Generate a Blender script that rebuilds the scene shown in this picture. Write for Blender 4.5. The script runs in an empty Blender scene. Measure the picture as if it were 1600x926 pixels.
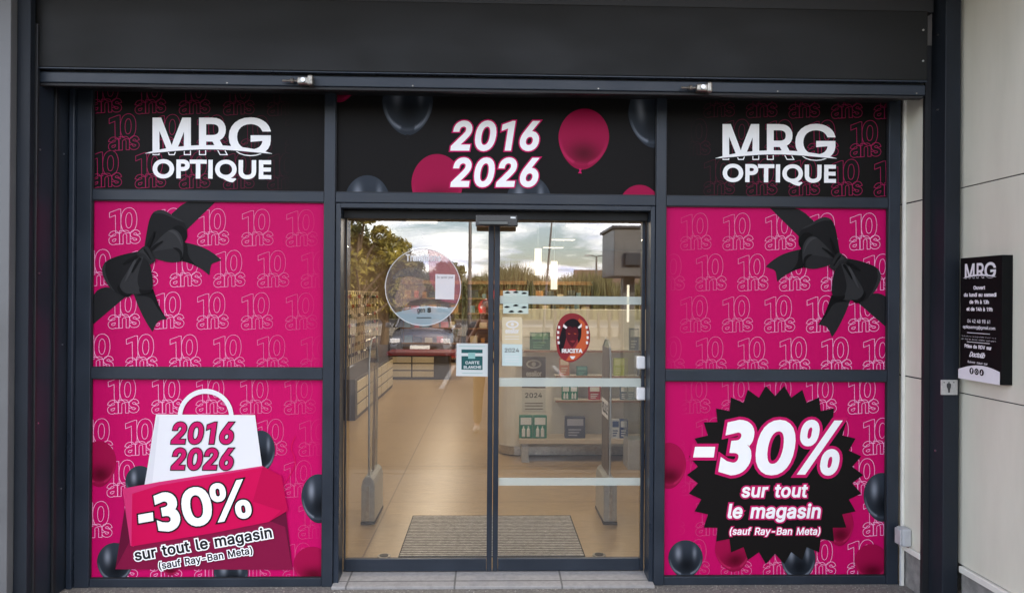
import bpy, bmesh, math, random
import numpy as np
from mathutils import Vector, Matrix
random.seed(7)
rng = np.random.default_rng(7)
R = math.radians
SC = bpy.context.scene
COL = SC.collection

# ------------------------------------------------------------------ camera
F_PX, YAW, PITCH, ROLL = 1155.0, 0.0286, 0.0015, 0.0069
CAM = np.array([0.0, -4.6, 1.78])
def cam_axes():
    cy, sy = math.cos(YAW), math.sin(YAW); cp, sp = math.cos(PITCH), math.sin(PITCH)
    f = np.array([sy*cp, cy*cp, sp]); r = np.array([cy, -sy, 0.0]); u = np.cross(r, f)
    c, s = math.cos(ROLL), math.sin(ROLL)
    return r*c+u*s, u*c-r*s, f
AR, AU, AF = cam_axes()
cam_d = bpy.data.cameras.new('camera'); cam = bpy.data.objects.new('camera', cam_d); COL.objects.link(cam)
cam_d.sensor_width = 36; cam_d.lens = 36*F_PX/1600; cam_d.clip_start = 0.02; cam_d.clip_end = 3000
M = Matrix.Identity(4)
for i in range(3):
    M[i][0] = AR[i]; M[i][1] = AU[i]; M[i][2] = -AF[i]; M[i][3] = CAM[i]
cam.matrix_world = M
SC.camera = cam

# ------------------------------------------------------------------ world, sun, exposure
SUN_EL, SUN_AZ = 24.0, 38.0          # sun behind the shop, to its right; azimuth from +Y towards +X
W = bpy.data.worlds.new('World'); SC.world = W; W.use_nodes = True
nt = W.node_tree; N = nt.nodes; L = nt.links
bg = N['Background']; bg.inputs['Strength'].default_value = 0.12
sky = N.new('ShaderNodeTexSky'); sky.sky_type = 'NISHITA'; sky.sun_disc = False
sky.sun_elevation = R(SUN_EL); sky.sun_rotation = R(SUN_AZ); sky.air_density = 1.0; sky.dust_density = 1.5
tc = N.new('ShaderNodeTexCoord')
sep = N.new('ShaderNodeSeparateXYZ'); L.new(tc.outputs['Generated'], sep.inputs[0])
def wmath(op, a, b=None, clamp=False):
    n = N.new('ShaderNodeMath'); n.operation = op; n.use_clamp = clamp
    for i, v in enumerate((a, b)):
        if v is None: continue
        if isinstance(v, (int, float)): n.inputs[i].default_value = v
        else: L.new(v, n.inputs[i])
    return n.outputs[0]
zz = wmath('ADD', wmath('MAXIMUM', sep.outputs[2], 0.0), 0.16)
cmb = N.new('ShaderNodeCombineXYZ')
L.new(wmath('DIVIDE', sep.outputs[0], zz), cmb.inputs[0]); L.new(wmath('DIVIDE', sep.outputs[1], zz), cmb.inputs[1])
no = N.new('ShaderNodeTexNoise'); no.inputs['Scale'].default_value = 1.15; no.inputs['Detail'].default_value = 9; no.inputs['Roughness'].default_value = .58; no.inputs['Distortion'].default_value = .35
L.new(cmb.outputs[0], no.inputs['Vector'])
cr = N.new('ShaderNodeValToRGB'); cr.color_ramp.elements[0].position = .44; cr.color_ramp.elements[1].position = .62
L.new(no.outputs['Fac'], cr.inputs[0])
no2 = N.new('ShaderNodeTexNoise'); no2.inputs['Scale'].default_value = 2.6; no2.inputs['Detail'].default_value = 6
L.new(cmb.outputs[0], no2.inputs['Vector'])
ccol = N.new('ShaderNodeValToRGB')
ccol.color_ramp.elements[0].position = .36; ccol.color_ramp.elements[0].color = (9.0, 9.7, 13.6, 1)
ccol.color_ramp.elements[1].position = .60; ccol.color_ramp.elements[1].color = (28.5, 26.5, 25.0, 1)
L.new(no2.outputs['Fac'], ccol.inputs[0])
mx = N.new('ShaderNodeMix'); mx.data_type = 'RGBA'
skb = N.new('ShaderNodeVectorMath'); skb.operation = 'MULTIPLY'; skb.inputs[1].default_value = (1.36, 1.30, 1.36); L.new(sky.outputs[0], skb.inputs[0])
L.new(wmath('MULTIPLY', cr.outputs[0], 0.95), mx.inputs['Factor']); L.new(skb.outputs[0], mx.inputs['A']); L.new(ccol.outputs[0], mx.inputs['B'])
L.new(mx.outputs['Result'], bg.inputs['Color'])
sd = bpy.data.lights.new('sun', 'SUN'); sun = bpy.data.objects.new('sun', sd); COL.objects.link(sun)
sd.energy = 3.6; sd.angle = R(1.0); sd.color = (1.0, .84, .64)
sv = Vector((math.sin(R(SUN_AZ))*math.cos(R(SUN_EL)), math.cos(R(SUN_AZ))*math.cos(R(SUN_EL)), math.sin(R(SUN_EL))))
sun.rotation_euler = sv.to_track_quat('Z', 'Y').to_euler(); sun.location = sv*60
vs = SC.view_settings; vs.view_transform = 'Standard'; vs.look = 'None'; vs.gamma = 1; vs.use_curve_mapping = False
vs.exposure = 1.42
SC.cycles.max_bounces = 10; SC.cycles.transparent_max_bounces = 24; SC.cycles.glossy_bounces = 6
SC.cycles.sample_clamp_indirect = 6
SC.cycles.use_denoising = True

# ------------------------------------------------------------------ helpers
def ray(px, py):
    d = AF*F_PX + AR*(px-800) + AU*(463-py)
    return d
def at(px, py, Y=0.0):                       # point of the plane y = Y seen at a photograph pixel
    d = ray(px, py); t = (Y-CAM[1])/d[1]; return CAM+d*t
def link(o, parent=None):
    COL.objects.link(o)
    if parent is not None: o.parent = parent
    return o
def tag(o, label=None, cat=None, group=None, kind=None):
    if label: o['label'] = label
    if cat: o['category'] = cat
    if group: o['group'] = group
    if kind: o['kind'] = kind
    return o
def wloc(o):
    v = Vector((0, 0, 0))
    while o is not None: v = v + o.location; o = o.parent
    return v
def thing(name, loc, label, cat, group=None, rz=0):
    o = bpy.data.objects.new(name, None); o.empty_display_size = .1; link(o); o.location = loc; o.rotation_euler[2] = rz
    return tag(o, label, cat, group)
def mesh_obj(name, verts, faces, mat, parent=None, smooth=False):
    me = bpy.data.meshes.new(name)
    if parent is not None and parent.rotation_euler[2] == 0:
        w = wloc(parent); verts = [(v[0]-w.x, v[1]-w.y, v[2]-w.z) for v in verts]
    me.from_pydata([tuple(map(float, v)) for v in verts], [], faces); me.update()
    if mat: me.materials.append(mat)
    if smooth:
        for p in me.polygons: p.use_smooth = True
    return link(bpy.data.objects.new(name, me), parent)
class MB:
    """collects boxes, tubes and lathes into ONE mesh"""
    def __init__(s): s.v = []; s.f = []; s.m = []
    def add(s, v, f, mi=0):
        n = len(s.v); s.v += [tuple(map(float, p)) for p in v]; s.f += [tuple(i+n for i in q) for q in f]; s.m += [mi]*len(f); return s
    def box(s, x0, x1, y0, y1, z0, z1, mi=0, b=0.0):
        if b > 0:
            bm = bmesh.new(); bmesh.ops.create_cube(bm, size=1)
            for v in bm.verts: v.co = Vector(((x0+x1)/2+v.co.x*(x1-x0), (y0+y1)/2+v.co.y*(y1-y0), (z0+z1)/2+v.co.z*(z1-z0)))
            bmesh.ops.bevel(bm, geom=bm.edges[:], offset=min(b, .45*min(abs(x1-x0), abs(y1-y0), abs(z1-z0))), segments=2, affect='EDGES', profile=.5)
            bm.verts.index_update()
            s.add([v.co[:] for v in bm.verts], [tuple(v.index for v in f.verts) for f in bm.faces], mi); bm.free(); return s
        v = [(x, y, z) for z in (z0, z1) for y in (y0, y1) for x in (x0, x1)]
        return s.add(v, [(0, 2, 3, 1), (4, 5, 7, 6), (0, 1, 5, 4), (2, 6, 7, 3), (0, 4, 6, 2), (1, 3, 7, 5)], mi)
    def tube(s, pts, r, n=10, mi=0, caps=True):
        pts = [Vector(p) for p in pts]; rr = r if isinstance(r, (list, tuple)) else [r]*len(pts)
        rings = []; up = None
        for i, p in enumerate(pts):
            t = (pts[min(i+1, len(pts)-1)]-pts[max(i-1, 0)]).normalized()
            if up is None: up = Vector((0, 0, 1)) if abs(t.z) < .9 else Vector((1, 0, 0))
            a = t.cross(up).normalized(); b = a.cross(t).normalized(); up = b
            rings.append([tuple(p+(a*math.cos(2*math.pi*k/n)+b*math.sin(2*math.pi*k/n))*rr[i]) for k in range(n)])
        v = [q for g in rings for q in g]; f = []
        for i in range(len(pts)-1):
            for k in range(n): f.append((i*n+k, i*n+(k+1) % n, (i+1)*n+(k+1) % n, (i+1)*n+k))
        if caps: f.append(tuple(range(n))[::-1]); f.append(tuple((len(pts)-1)*n+k for k in range(n)))
        return s.add(v, f, mi)
    def prism(s, poly, axis, a, c, mi=0):
        """poly of 2-D points extruded along axis (0 x, 1 y, 2 z) from a to c"""
        def P(u, v, w): return [(w, u, v), (u, w, v), (u, v, w)][axis]
        n = len(poly); v = [P(u, w, a) for u, w in poly]+[P(u, w, c) for u, w in poly]
        f = [tuple(range(n)), tuple(range(2*n-1, n-1, -1))]+[(i, (i+1) % n, n+(i+1) % n, n+i) for i in range(n)]
        return s.add(v, f, mi)
    def build(s, name, mats, parent=None, smooth=False, bevel=0):
        if not isinstance(mats, (list, tuple)): mats = [mats]
        o = mesh_obj(name, s.v, s.f, None, parent)
        for m in mats: o.data.materials.append(m)
        if len(mats) > 1: o.data.polygons.foreach_set('material_index', s.m)
        bm = bmesh.new(); bm.from_mesh(o.data); bmesh.ops.recalc_face_normals(bm, faces=bm.faces)
        if bevel:
            bmesh.ops.bevel(bm, geom=[e for e in bm.edges if e.calc_face_angle(0) > .6], offset=bevel, segments=1, affect='EDGES')
        bm.to_mesh(o.data); bm.free()
        if smooth:
            for p in o.data.polygons: p.use_smooth = True
            try: o.data.set_sharp_from_angle(angle=R(35))
            except Exception: pass
        return o
def struct(o, label=None): return tag(o, label, kind='structure')

# ------------------------------------------------------------------ materials
def srgb(r, g, b):
    def c(x): x /= 255; return x/12.92 if x <= .04045 else ((x+.055)/1.055)**2.4
    return (c(r), c(g), c(b), 1)
def mat(name, col, rough=.5, metal=0, var=0.0, vscale=8, bump=0.0, bscale=60, rvar=0.0, stretch=(1, 1, 1), coat=0, spec=.5, tint=None):
    m = bpy.data.materials.new(name); m.use_nodes = True; n = m.node_tree; p = n.nodes['Principled BSDF']
    col = tuple(col)[:3]+(1,)
    p.inputs['Base Color'].default_value = col; p.inputs['Roughness'].default_value = rough; p.inputs['Metallic'].default_value = metal
    p.inputs['Specular IOR Level'].default_value = spec; p.inputs['Coat Weight'].default_value = coat
    t = n.nodes.new('ShaderNodeTexCoord'); mp = n.nodes.new('ShaderNodeMapping'); mp.inputs['Scale'].default_value = stretch
    g = n.nodes.new('ShaderNodeNewGeometry'); n.links.new(g.outputs['Position'], mp.inputs[0])
    if var or rvar:
        z = n.nodes.new('ShaderNodeTexNoise'); z.inputs['Scale'].default_value = vscale; z.inputs['Detail'].default_value = 6; z.inputs['Roughness'].default_value = .6
        n.links.new(mp.outputs[0], z.inputs['Vector'])
        if var:
            c = n.nodes.new('ShaderNodeValToRGB'); c.color_ramp.elements[0].position = .3; c.color_ramp.elements[1].position = .7
            c.color_ramp.elements[0].color = tuple(x*(1-var) for x in col[:3])+(1,)
            e = tint if tint else tuple(min(1, x*(1+var)) for x in col[:3])
            c.color_ramp.elements[1].color = tuple(e)[:3]+(1,)
            n.links.new(z.outputs['Fac'], c.inputs[0]); n.links.new(c.outputs[0], p.inputs['Base Color'])
        if rvar:
            r = n.nodes.new('ShaderNodeMapRange'); r.inputs['From Min'].default_value = .3; r.inputs['From Max'].default_value = .7
            r.inputs['To Min'].default_value = max(0.02, rough-rvar); r.inputs['To Max'].default_value = min(1, rough+rvar)
            n.links.new(z.outputs['Fac'], r.inputs[0]); n.links.new(r.outputs[0], p.inputs['Roughness'])
    if bump:
        z2 = n.nodes.new('ShaderNodeTexNoise'); z2.inputs['Scale'].default_value = bscale; z2.inputs['Detail'].default_value = 5
        n.links.new(mp.outputs[0], z2.inputs['Vector'])
        b = n.nodes.new('ShaderNodeBump'); b.inputs['Strength'].default_value = bump; b.inputs['Distance'].default_value = .01
        n.links.new(z2.outputs['Fac'], b.inputs['Height']); n.links.new(b.outputs[0], p.inputs['Normal'])
    return m
def emis(name, col, k):
    m = bpy.data.materials.new(name); m.use_nodes = True; p = m.node_tree.nodes['Principled BSDF']
    p.inputs['Base Color'].default_value = (.8, .8, .8, 1); p.inputs['Emission Color'].default_value = tuple(col)[:3]+(1,); p.inputs['Emission Strength'].default_value = k
    return m
def glass(name, refl=.07, tintc=(1, 1, 1), rough=0.0, frost=0.0):
    m = bpy.data.materials.new(name); m.use_nodes = True; n = m.node_tree; out = n.nodes['Material Output']; n.nodes.remove(n.nodes['Principled BSDF'])
    tr = n.nodes.new('ShaderNodeBsdfTransparent'); tr.inputs[0].default_value = tuple(tintc)+(1,)
    gl = n.nodes.new('ShaderNodeBsdfGlossy'); gl.inputs['Roughness'].default_value = rough
    lw = n.nodes.new('ShaderNodeLayerWeight'); lw.inputs['Blend'].default_value = .5
    pw = n.nodes.new('ShaderNodeMath'); pw.operation = 'POWER'; pw.inputs[1].default_value = 5; n.links.new(lw.outputs['Facing'], pw.inputs[0])
    ma = n.nodes.new('ShaderNodeMath'); ma.operation = 'MULTIPLY_ADD'; ma.inputs[1].default_value = .8; ma.inputs[2].default_value = refl; ma.use_clamp = True
    n.links.new(pw.outputs[0], ma.inputs[0])
    mi = n.nodes.new('ShaderNodeMixShader'); n.links.new(ma.outputs[0], mi.inputs[0]); n.links.new(tr.outputs[0], mi.inputs[1]); n.links.new(gl.outputs[0], mi.inputs[2])
    last = mi
    if frost:
        df = n.nodes.new('ShaderNodeBsdfDiffuse'); df.inputs[0].default_value = (.78, .84, .8, 1)
        m2 = n.nodes.new('ShaderNodeMixShader'); m2.inputs[0].default_value = frost
        n.links.new(mi.outputs[0], m2.inputs[1]); n.links.new(df.outputs[0], m2.inputs[2]); last = m2
    n.links.new(last.outputs[0], out.inputs[0]); return m
ANTH = (.020, .027, .038)
M_frame = mat('anthracite_paint', ANTH, .40, spec=.36, var=.18, vscale=3, bump=.03, bscale=25, rvar=.10)
M_frame2 = mat('anthracite_paint_worn', (.019, .027, .040), .34, spec=.38, var=.22, vscale=5, bump=.04, bscale=14, rvar=.12, stretch=(1, 1, .3))
M_header = mat('shutter_box_paint', (.0062, .0066, .0062), .55, spec=.3, var=.25, vscale=2.2, bump=.05, bscale=3, rvar=.1, stretch=(.7, 1, 1.6))
M_post = mat('dark_post_paint', (.013, .017, .023), .55, spec=.25, var=.25, vscale=4, rvar=.12, stretch=(1, 1, .3))
M_black = mat('black_rubber', (.008, .008, .009), .6)
M_gap = mat('black_gasket', (.012, .013, .015), .5)
M_steel = mat('brushed_steel', (.55, .55, .53), .32, metal=1, var=.2, vscale=40, bump=.05, bscale=200)
M_alu = mat('satin_aluminium', (.50, .52, .51), .38, metal=.85, var=.1, vscale=20, rvar=.08)
M_brass = mat('worn_lock_metal', (.30, .28, .24), .38, metal=.9, var=.4, vscale=60)
M_screw = mat('screw_steel', (.6, .6, .6), .3, metal=1)
M_clad = mat('composite_cladding', (.66, .645, .53), .55, var=.09, vscale=3.2, stretch=(1, 1.2, .25), bump=.05, bscale=5, rvar=.08, tint=(.70, .685, .57))
M_trim = mat('cladding_trim', (.74, .73, .65), .5, var=.1, vscale=6)
M_concrete = mat('plinth_concrete', (.22, .215, .20), .9, var=.3, vscale=14, bump=.5, bscale=50)
M_glass = glass('door_glass', .18, (.96,.96,.95))
M_clear = glass('clear_acrylic', .05, (.93, .96, .95))
M_white = mat('white_plastic', (.75, .75, .73), .4, var=.03, vscale=10)
M_grey_pl = mat('grey_plastic', (.42, .43, .43), .45, var=.08, vscale=20)
GL={
'I0':"453|227,-7 174,1 130,24 95,62 69,113 53,178 48,254 53,330 69,395 95,447 130,484 174,508 227,516 279,508 323,484 358,447 384,395 400,330 405,254 400,178 384,113 359,62 323,24 279,1|227,50 261,56 290,74 313,103 330,144 340,194 344,254 340,314 330,365 313,405 290,435 261,453 227,460 192,453 163,435 140,405 123,365 113,314 109,254 113,194 123,144 140,103 163,74 192,56",
'I1':"400|276,509 276,0 212,0 212,440 86,392 86,446 262,509",
'I2':"453|64,0 64,47 234,229 261,257 299,305 311,327 318,348 320,371 317,397 308,419 293,436 273,449 250,457 224,460 196,457 172,447 153,433 139,413 130,390 127,362 66,362 71,405 86,442 111,473 143,496 182,511 225,516 268,511 306,497 337,474 361,445 376,411 381,372 378,345 371,318 357,290 336,259 306,223 267,180 153,60 153,57 389,57 389,0",
'I3':"373|60,494 158,516 196,513 228,504 255,489 278,469 294,445 305,416 308,383 307,360 304,340 297,322 288,307 276,293 261,280 243,269 263,260 280,247 293,231 304,213 310,192 315,170 316,148 313,110 301,78 283,49 259,25 229,8 195,-3 156,-7 48,22 48,102 81,82 161,63 181,65 199,70 214,79 227,91 236,107 241,124 243,144 241,165 234,184 223,200 207,213 187,222 163,228 134,229 134,296 161,298 184,303 202,310 216,322 227,335 233,352 235,370 233,389 227,406 217,420 204,431 188,440 169,445 147,446 60,425",
'I4':"453|40,105 40,158 247,509 311,509 109,166 109,163 413,163 413,105|282,0 282,318 343,318 343,0",
'I5':"453|221,-7 178,-2 140,11 108,32 83,60 66,93 60,130 122,130 127,108 138,89 154,73 173,60 196,52 221,50 250,53 276,64 298,82 314,104 324,131 328,162 324,193 314,221 297,244 275,262 248,273 218,277 192,275 167,268 145,258 128,246 67,253 96,509 366,509 366,452 151,452 134,301 155,315 178,325 203,331 229,334 263,330 294,321 321,306 345,285 364,260 379,231 388,199 391,163 385,117 369,76 343,41 309,15 268,-1",
'I6':"453|226,-7 182,-1 142,15 109,40 84,74 69,115 64,162 68,199 80,239 102,285 137,340 252,509 322,509 151,261 145,261 165,288 179,299 214,312 235,314 278,309 316,295 346,271 370,240 384,201 389,157 384,112 368,73 343,39 310,14 271,-2|226,48 254,52 279,63 299,79 314,101 324,128 327,157 324,187 314,213 299,235 279,251 254,262 226,265 198,262 174,252 153,235 138,214 128,188 125,158 128,128 138,102 153,79 174,63 198,52",
'I7':"453|97,0 323,448 323,452 62,452 62,509 391,509 391,449 165,0",
'I8':"453|226,-7 178,-2 136,11 101,33 74,62 57,96 52,135 55,166 65,195 81,220 101,241 125,256 153,267 119,282 93,308 76,342 70,380 75,417 90,450 114,477 146,498 184,511 226,516 269,511 306,498 337,477 361,450 377,417 382,380 376,342 359,308 333,282 300,267 327,256 351,241 372,220 387,195 397,166 401,135 395,96 378,62 352,33 317,11 275,-2|226,49 258,52 285,60 307,74 323,91 333,113 337,139 333,165 322,189 305,208 283,223 256,232 226,235 196,232 169,223 147,208 130,189 119,165 115,139 119,113 129,91 145,74 167,60 195,52|226,290 252,292 274,300 293,313 307,330 316,351 319,376 316,399 308,420 294,437 275,449 252,457 226,460 200,457 177,449 159,437 145,420 136,399 133,376 136,351 145,330 159,313 178,300 201,292",
'I9':"453|226,516 271,510 310,494 343,468 368,434 384,393 389,347 385,309 373,270 350,224 315,168 200,0 130,0 301,248 307,248 299,234 273,210 238,196 218,195 175,199 137,214 106,237 83,269 68,307 64,352 69,397 85,436 110,469 143,494 182,510|226,460 199,457 174,446 154,429 138,407 129,381 125,352 129,322 138,295 154,274 174,257 199,247 226,243 254,247 279,257 299,273 314,295 324,321 327,350 324,381 314,407 299,429 279,446 254,457",
'I%':"676|175,283 146,286 121,297 101,314 86,335 78,360 75,388 75,412 78,440 87,464 101,486 121,503 146,513 175,517 206,513 230,503 250,486 264,464 273,440 276,412 276,388 273,360 264,335 250,314 230,297 205,286|175,327 198,332 212,346 221,365 221,435 213,454 198,468 175,473 153,468 138,454 130,435 127,412 127,388 130,365 138,346 153,332|501,-10 471,-6 446,5 426,21 412,43 403,68 400,95 400,120 403,147 412,172 427,194 447,210 471,221 501,225 531,221 556,210 576,194 590,172 598,147 601,120 601,95 598,68 589,43 575,21 555,5 531,-6|501,35 523,39 538,53 546,73 549,95 549,120 546,142 538,162 524,176 501,180 479,176 464,162 456,142 453,120 455,73 464,53 479,39|132,0 482,509 540,509 191,0",
'I-':"453|337,244 337,188 114,188 114,244",
'I+':"453|198,34 198,364 255,364 255,34|61,172 61,226 391,226 391,172",
'I(':"273|89,207 92,264 101,324 114,384 132,441 153,494 177,539 236,539 212,485 191,428 174,370 161,313 154,258 151,207 154,161 160,115 172,67 188,16 209,-38 236,-96 177,-96 139,-21 111,55 95,131",
'I)':"273|37,-96 64,-37 86,18 102,69 113,116 120,162 122,207 119,258 112,313 99,370 82,428 62,485 37,539 97,539 121,494 142,441 159,384 173,323 181,264 184,207 178,130 161,53 134,-22 97,-96",
'Ia':"389|160,-9 126,-5 94,5 68,22 48,45 35,73 30,108 34,138 43,161 58,179 78,193 100,203 125,211 265,235 273,243 273,279 267,297 256,311 240,322 220,329 196,331 171,329 149,322 132,313 107,288 100,274 41,291 57,322 79,346 104,364 133,375 163,382 194,384 239,379 263,372 286,360 306,343 322,320 333,290 337,251 337,0 277,0 277,52 272,52 264,38 236,12 215,1 190,-6|170,45 202,49 228,59 248,74 263,93 272,115 276,138 276,190 134,159 117,150 103,139 95,124 92,105 94,87 102,72 114,61 130,52 149,47",
'Ib':"424|229,-8 198,-5 172,4 153,17 138,31 118,59 112,59 112,0 53,0 53,509 114,509 114,319 137,346 152,360 171,373 197,381 229,384 274,378 313,361 345,332 370,293 385,245 390,189 385,133 370,84 346,45 313,16 274,-2|220,47 253,51 279,66 301,88 316,117 325,151 328,189 325,227 316,261 301,290 280,311 253,325 220,330 188,325 161,312 140,291 125,263 116,229 113,189 116,150 125,115 140,86 162,65 188,51",
'Ic':"396|207,-8 159,-2 117,16 82,46 56,85 40,133 34,187 40,243 56,291 82,330 117,360 159,378 207,384 234,383 260,377 284,368 305,356 324,341 340,322 353,301 362,277 303,262 207,330 173,325 145,310 124,287 108,258 99,224 96,187 99,151 108,117 124,89 145,66 173,51 207,46 304,117 363,102 354,78 341,56 325,37 306,21 285,9 261,-1 235,-6",
'Id':"424|195,-8 151,-2 111,16 79,45 55,84 39,133 34,189 39,245 55,293 79,332 112,361 151,378 196,384 228,381 253,373 272,360 287,346 311,319 311,509 372,509 372,0 313,0 313,59 307,59 287,31 272,17 252,4 227,-5|205,47 236,51 263,65 284,86 299,115 309,150 312,189 309,229 300,263 284,291 263,312 237,325 205,330 172,325 145,311 124,290 108,261 99,227 96,189 99,151 109,117 124,88 145,66 172,51",
'Ie':"404|212,-8 161,-2 117,16 82,46 56,85 40,132 34,187 39,242 55,290 81,329 115,359 157,378 205,384 236,382 266,374 294,361 319,341 341,315 357,282 368,242 371,194 371,169 75,169 75,221 338,221 310,202 307,237 298,269 283,294 263,314 237,326 205,330 173,326 146,313 125,294 109,270 99,241 96,211 96,178 100,139 110,106 128,80 151,61 179,50 212,46 234,48 254,53 271,61 285,73 297,88 306,105 365,91 353,63 335,39 311,19 283,4 249,-5",
'If':"254|228,379 228,327 6,327 6,379|81,0 81,432 84,461 96,486 113,505 135,519 161,527 187,530 243,521 227,468 195,474 171,470 154,460 145,443 142,419 142,0",
'Ig':"425|207,-151 168,-148 134,-140 105,-127 82,-110 64,-91 51,-69 101,-41 136,-78 154,-88 178,-95 207,-97 249,-92 282,-75 304,-47 311,-6 311,68 287,41 272,28 252,16 227,8 195,5 152,10 113,27 80,53 55,90 39,136 34,191 39,246 55,293 80,332 112,361 152,378 196,384 228,382 253,373 273,360 288,346 313,319 313,379 372,379 372,-9 367,-54 350,-90 324,-117 291,-136 251,-147|205,59 237,63 264,75 285,95 300,121 309,154 312,193 309,231 300,264 285,291 264,312 237,325 205,330 172,325 145,312 124,290 109,262 99,229 96,193 99,155 109,123 124,96 145,76 172,63",
'Ih':"410|114,227 114,0 53,0 53,509 114,509 114,287 102,287 124,332 152,362 187,379 227,384 264,380 295,369 321,349 341,321 353,285 357,240 357,0 296,0 296,235 290,275 273,304 246,323 210,329 184,326 161,317 141,303 126,283 117,257",
'Ii':"167|53,0 53,379 114,379 114,0|84,443 67,446 54,455 44,468 41,483 44,499 54,512 67,521 84,524 100,521 114,512 123,499 126,483 123,468 114,455 100,446",
'Ij':"167|53,379 114,379 114,-30 111,-63 102,-90 86,-113 65,-129 37,-139 -10,-143 -10,-87 25,-83 40,-72 50,-54 53,-29|83,443 67,446 53,455 44,468 41,483 44,499 53,512 67,521 83,524 100,521 114,512 123,499 126,483 123,468 114,455 100,446",
'Ik':"381|110,137 110,212 121,212 284,379 360,379 184,199 177,199|53,0 53,509 114,509 114,0|294,0 148,186 191,229 372,0",
'Il':"189|101,3 74,20 58,47 53,84 53,509 114,509 114,99 115,77 120,62 130,54 170,54 181,3",
'Im':"610|53,0 53,379 112,379 112,295 108,295 118,323 132,346 151,363 172,376 195,384 219,386 257,380 287,361 309,331 321,295 312,295 322,321 337,343 357,361 381,375 407,383 437,386 468,383 497,372 522,354 541,328 553,296 557,255 557,0 496,0 496,254 490,289 473,313 447,326 419,330 395,328 374,320 358,307 345,290 338,270 335,247 335,0 274,0 274,260 269,288 253,311 229,326 199,330 178,328 158,320 140,307 126,289 117,266 114,238 114,0",
'In':"410|114,227 114,0 53,0 53,379 112,379 112,287 102,287 124,332 152,362 187,379 227,384 264,380 295,369 321,349 341,321 353,285 357,240 357,0 296,0 296,235 290,275 273,304 246,323 210,329 184,326 161,317 141,303 126,283 117,257",
'Io':"415|207,-8 159,-2 117,16 82,46 56,85 40,133 34,187 40,243 56,291 82,330 117,360 159,378 207,384 256,378 299,360 333,330 359,291 376,243 381,187 376,133 359,85 333,46 299,16 256,-2|207,46 242,51 270,66 292,89 307,117 316,151 319,187 316,224 307,258 292,287 270,310 242,325 207,330 173,325 145,310 124,287 108,258 99,224 96,187 99,151 108,117 124,89 145,66 173,51",
'Ip':"424|53,-143 53,379 112,379 112,319 118,319 137,346 152,360 171,373 197,381 229,384 274,378 313,361 345,332 370,293 385,245 390,189 385,133 370,84 346,45 313,16 274,-2 229,-8 198,-5 173,4 153,17 138,31 114,59 114,-143|220,47 253,51 279,66 301,88 316,117 325,151 328,189 325,227 316,261 301,290 280,311 253,325 220,330 188,325 161,312 140,291 125,263 116,229 113,189 116,150 125,115 140,86 162,65 188,51",
'Iq':"424|372,-143 311,-143 311,59 306,59 287,31 272,17 252,4 227,-5 195,-8 151,-2 111,16 79,45 55,84 39,133 34,189 39,245 55,293 79,332 112,361 151,378 196,384 228,381 253,373 272,360 287,346 307,319 313,319 313,379 372,379|205,47 236,51 263,65 284,86 299,115 309,150 312,189 309,229 300,263 284,291 263,312 237,325 205,330 172,325 145,311 124,290 108,261 99,227 96,189 99,151 109,117 124,88 145,66 172,51",
'Ir':"259|53,0 53,379 112,379 112,321 115,321 130,347 152,367 181,380 243,384 243,322 207,326 182,323 159,315 140,301 126,284 117,262 114,237 114,0",
'Is':"365|182,-8 145,-5 112,3 84,18 62,38 45,63 36,94 94,107 105,79 124,60 150,49 181,45 217,50 244,62 262,81 268,103 265,121 254,136 237,147 212,155 149,170 104,186 72,208 53,237 47,274 51,305 65,332 87,354 115,370 149,381 187,384 223,381 254,372 279,358 299,339 314,316 324,290 268,277 258,298 243,316 219,328 187,333 156,329 131,317 114,299 109,277 112,258 124,243 144,232 172,223 229,209 275,194 306,171 325,142 331,107 326,75 312,47 290,24 260,6 223,-5",
'It':"227|204,379 204,327 6,327 6,379|65,471 126,471 126,98 128,76 136,61 150,53 202,54 213,2 168,-4 125,2 92,21 72,52 65,93",
'Iu':"410|182,-5 146,-1 115,11 89,31 69,59 57,95 53,139 53,379 114,379 114,144 119,105 137,75 164,56 200,50 226,53 249,62 268,77 283,97 293,122 296,153 296,379 357,379 357,0 298,0 298,92 307,92 286,47 257,17 222,0",
'Iv':"389|163,0 17,379 84,379 165,155 177,121 206,21 184,21 224,155 305,379 371,379 226,0",
'Iw':"567|138,0 23,379 87,379 154,137 165,91 175,41 165,41 175,90 206,214 252,379 316,379 362,214 382,136 402,41 391,41 423,176 434,214 480,379 545,379 429,0 368,0 319,172 297,252 277,338 291,338 248,172 199,0",
'Ix':"379|21,0 171,218 171,171 29,379 100,379 207,206 175,206 190,229 216,279 233,306 282,379 352,379 209,169 209,214 358,0 287,0 231,85 173,182 205,182 148,85 91,0",
'Iy':"389|47,-139 61,-86 88,-90 104,-89 118,-84 130,-74 141,-58 151,-36 163,-1 17,379 84,379 165,155 177,121 206,21 184,21 212,121 224,155 305,379 371,379 204,-58 191,-85 177,-107 159,-124 139,-136 117,-143",
'Iz':"380|42,0 42,46 254,320 254,323 48,323 48,379 333,379 333,331 126,60 126,56 339,56 339,0",
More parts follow.
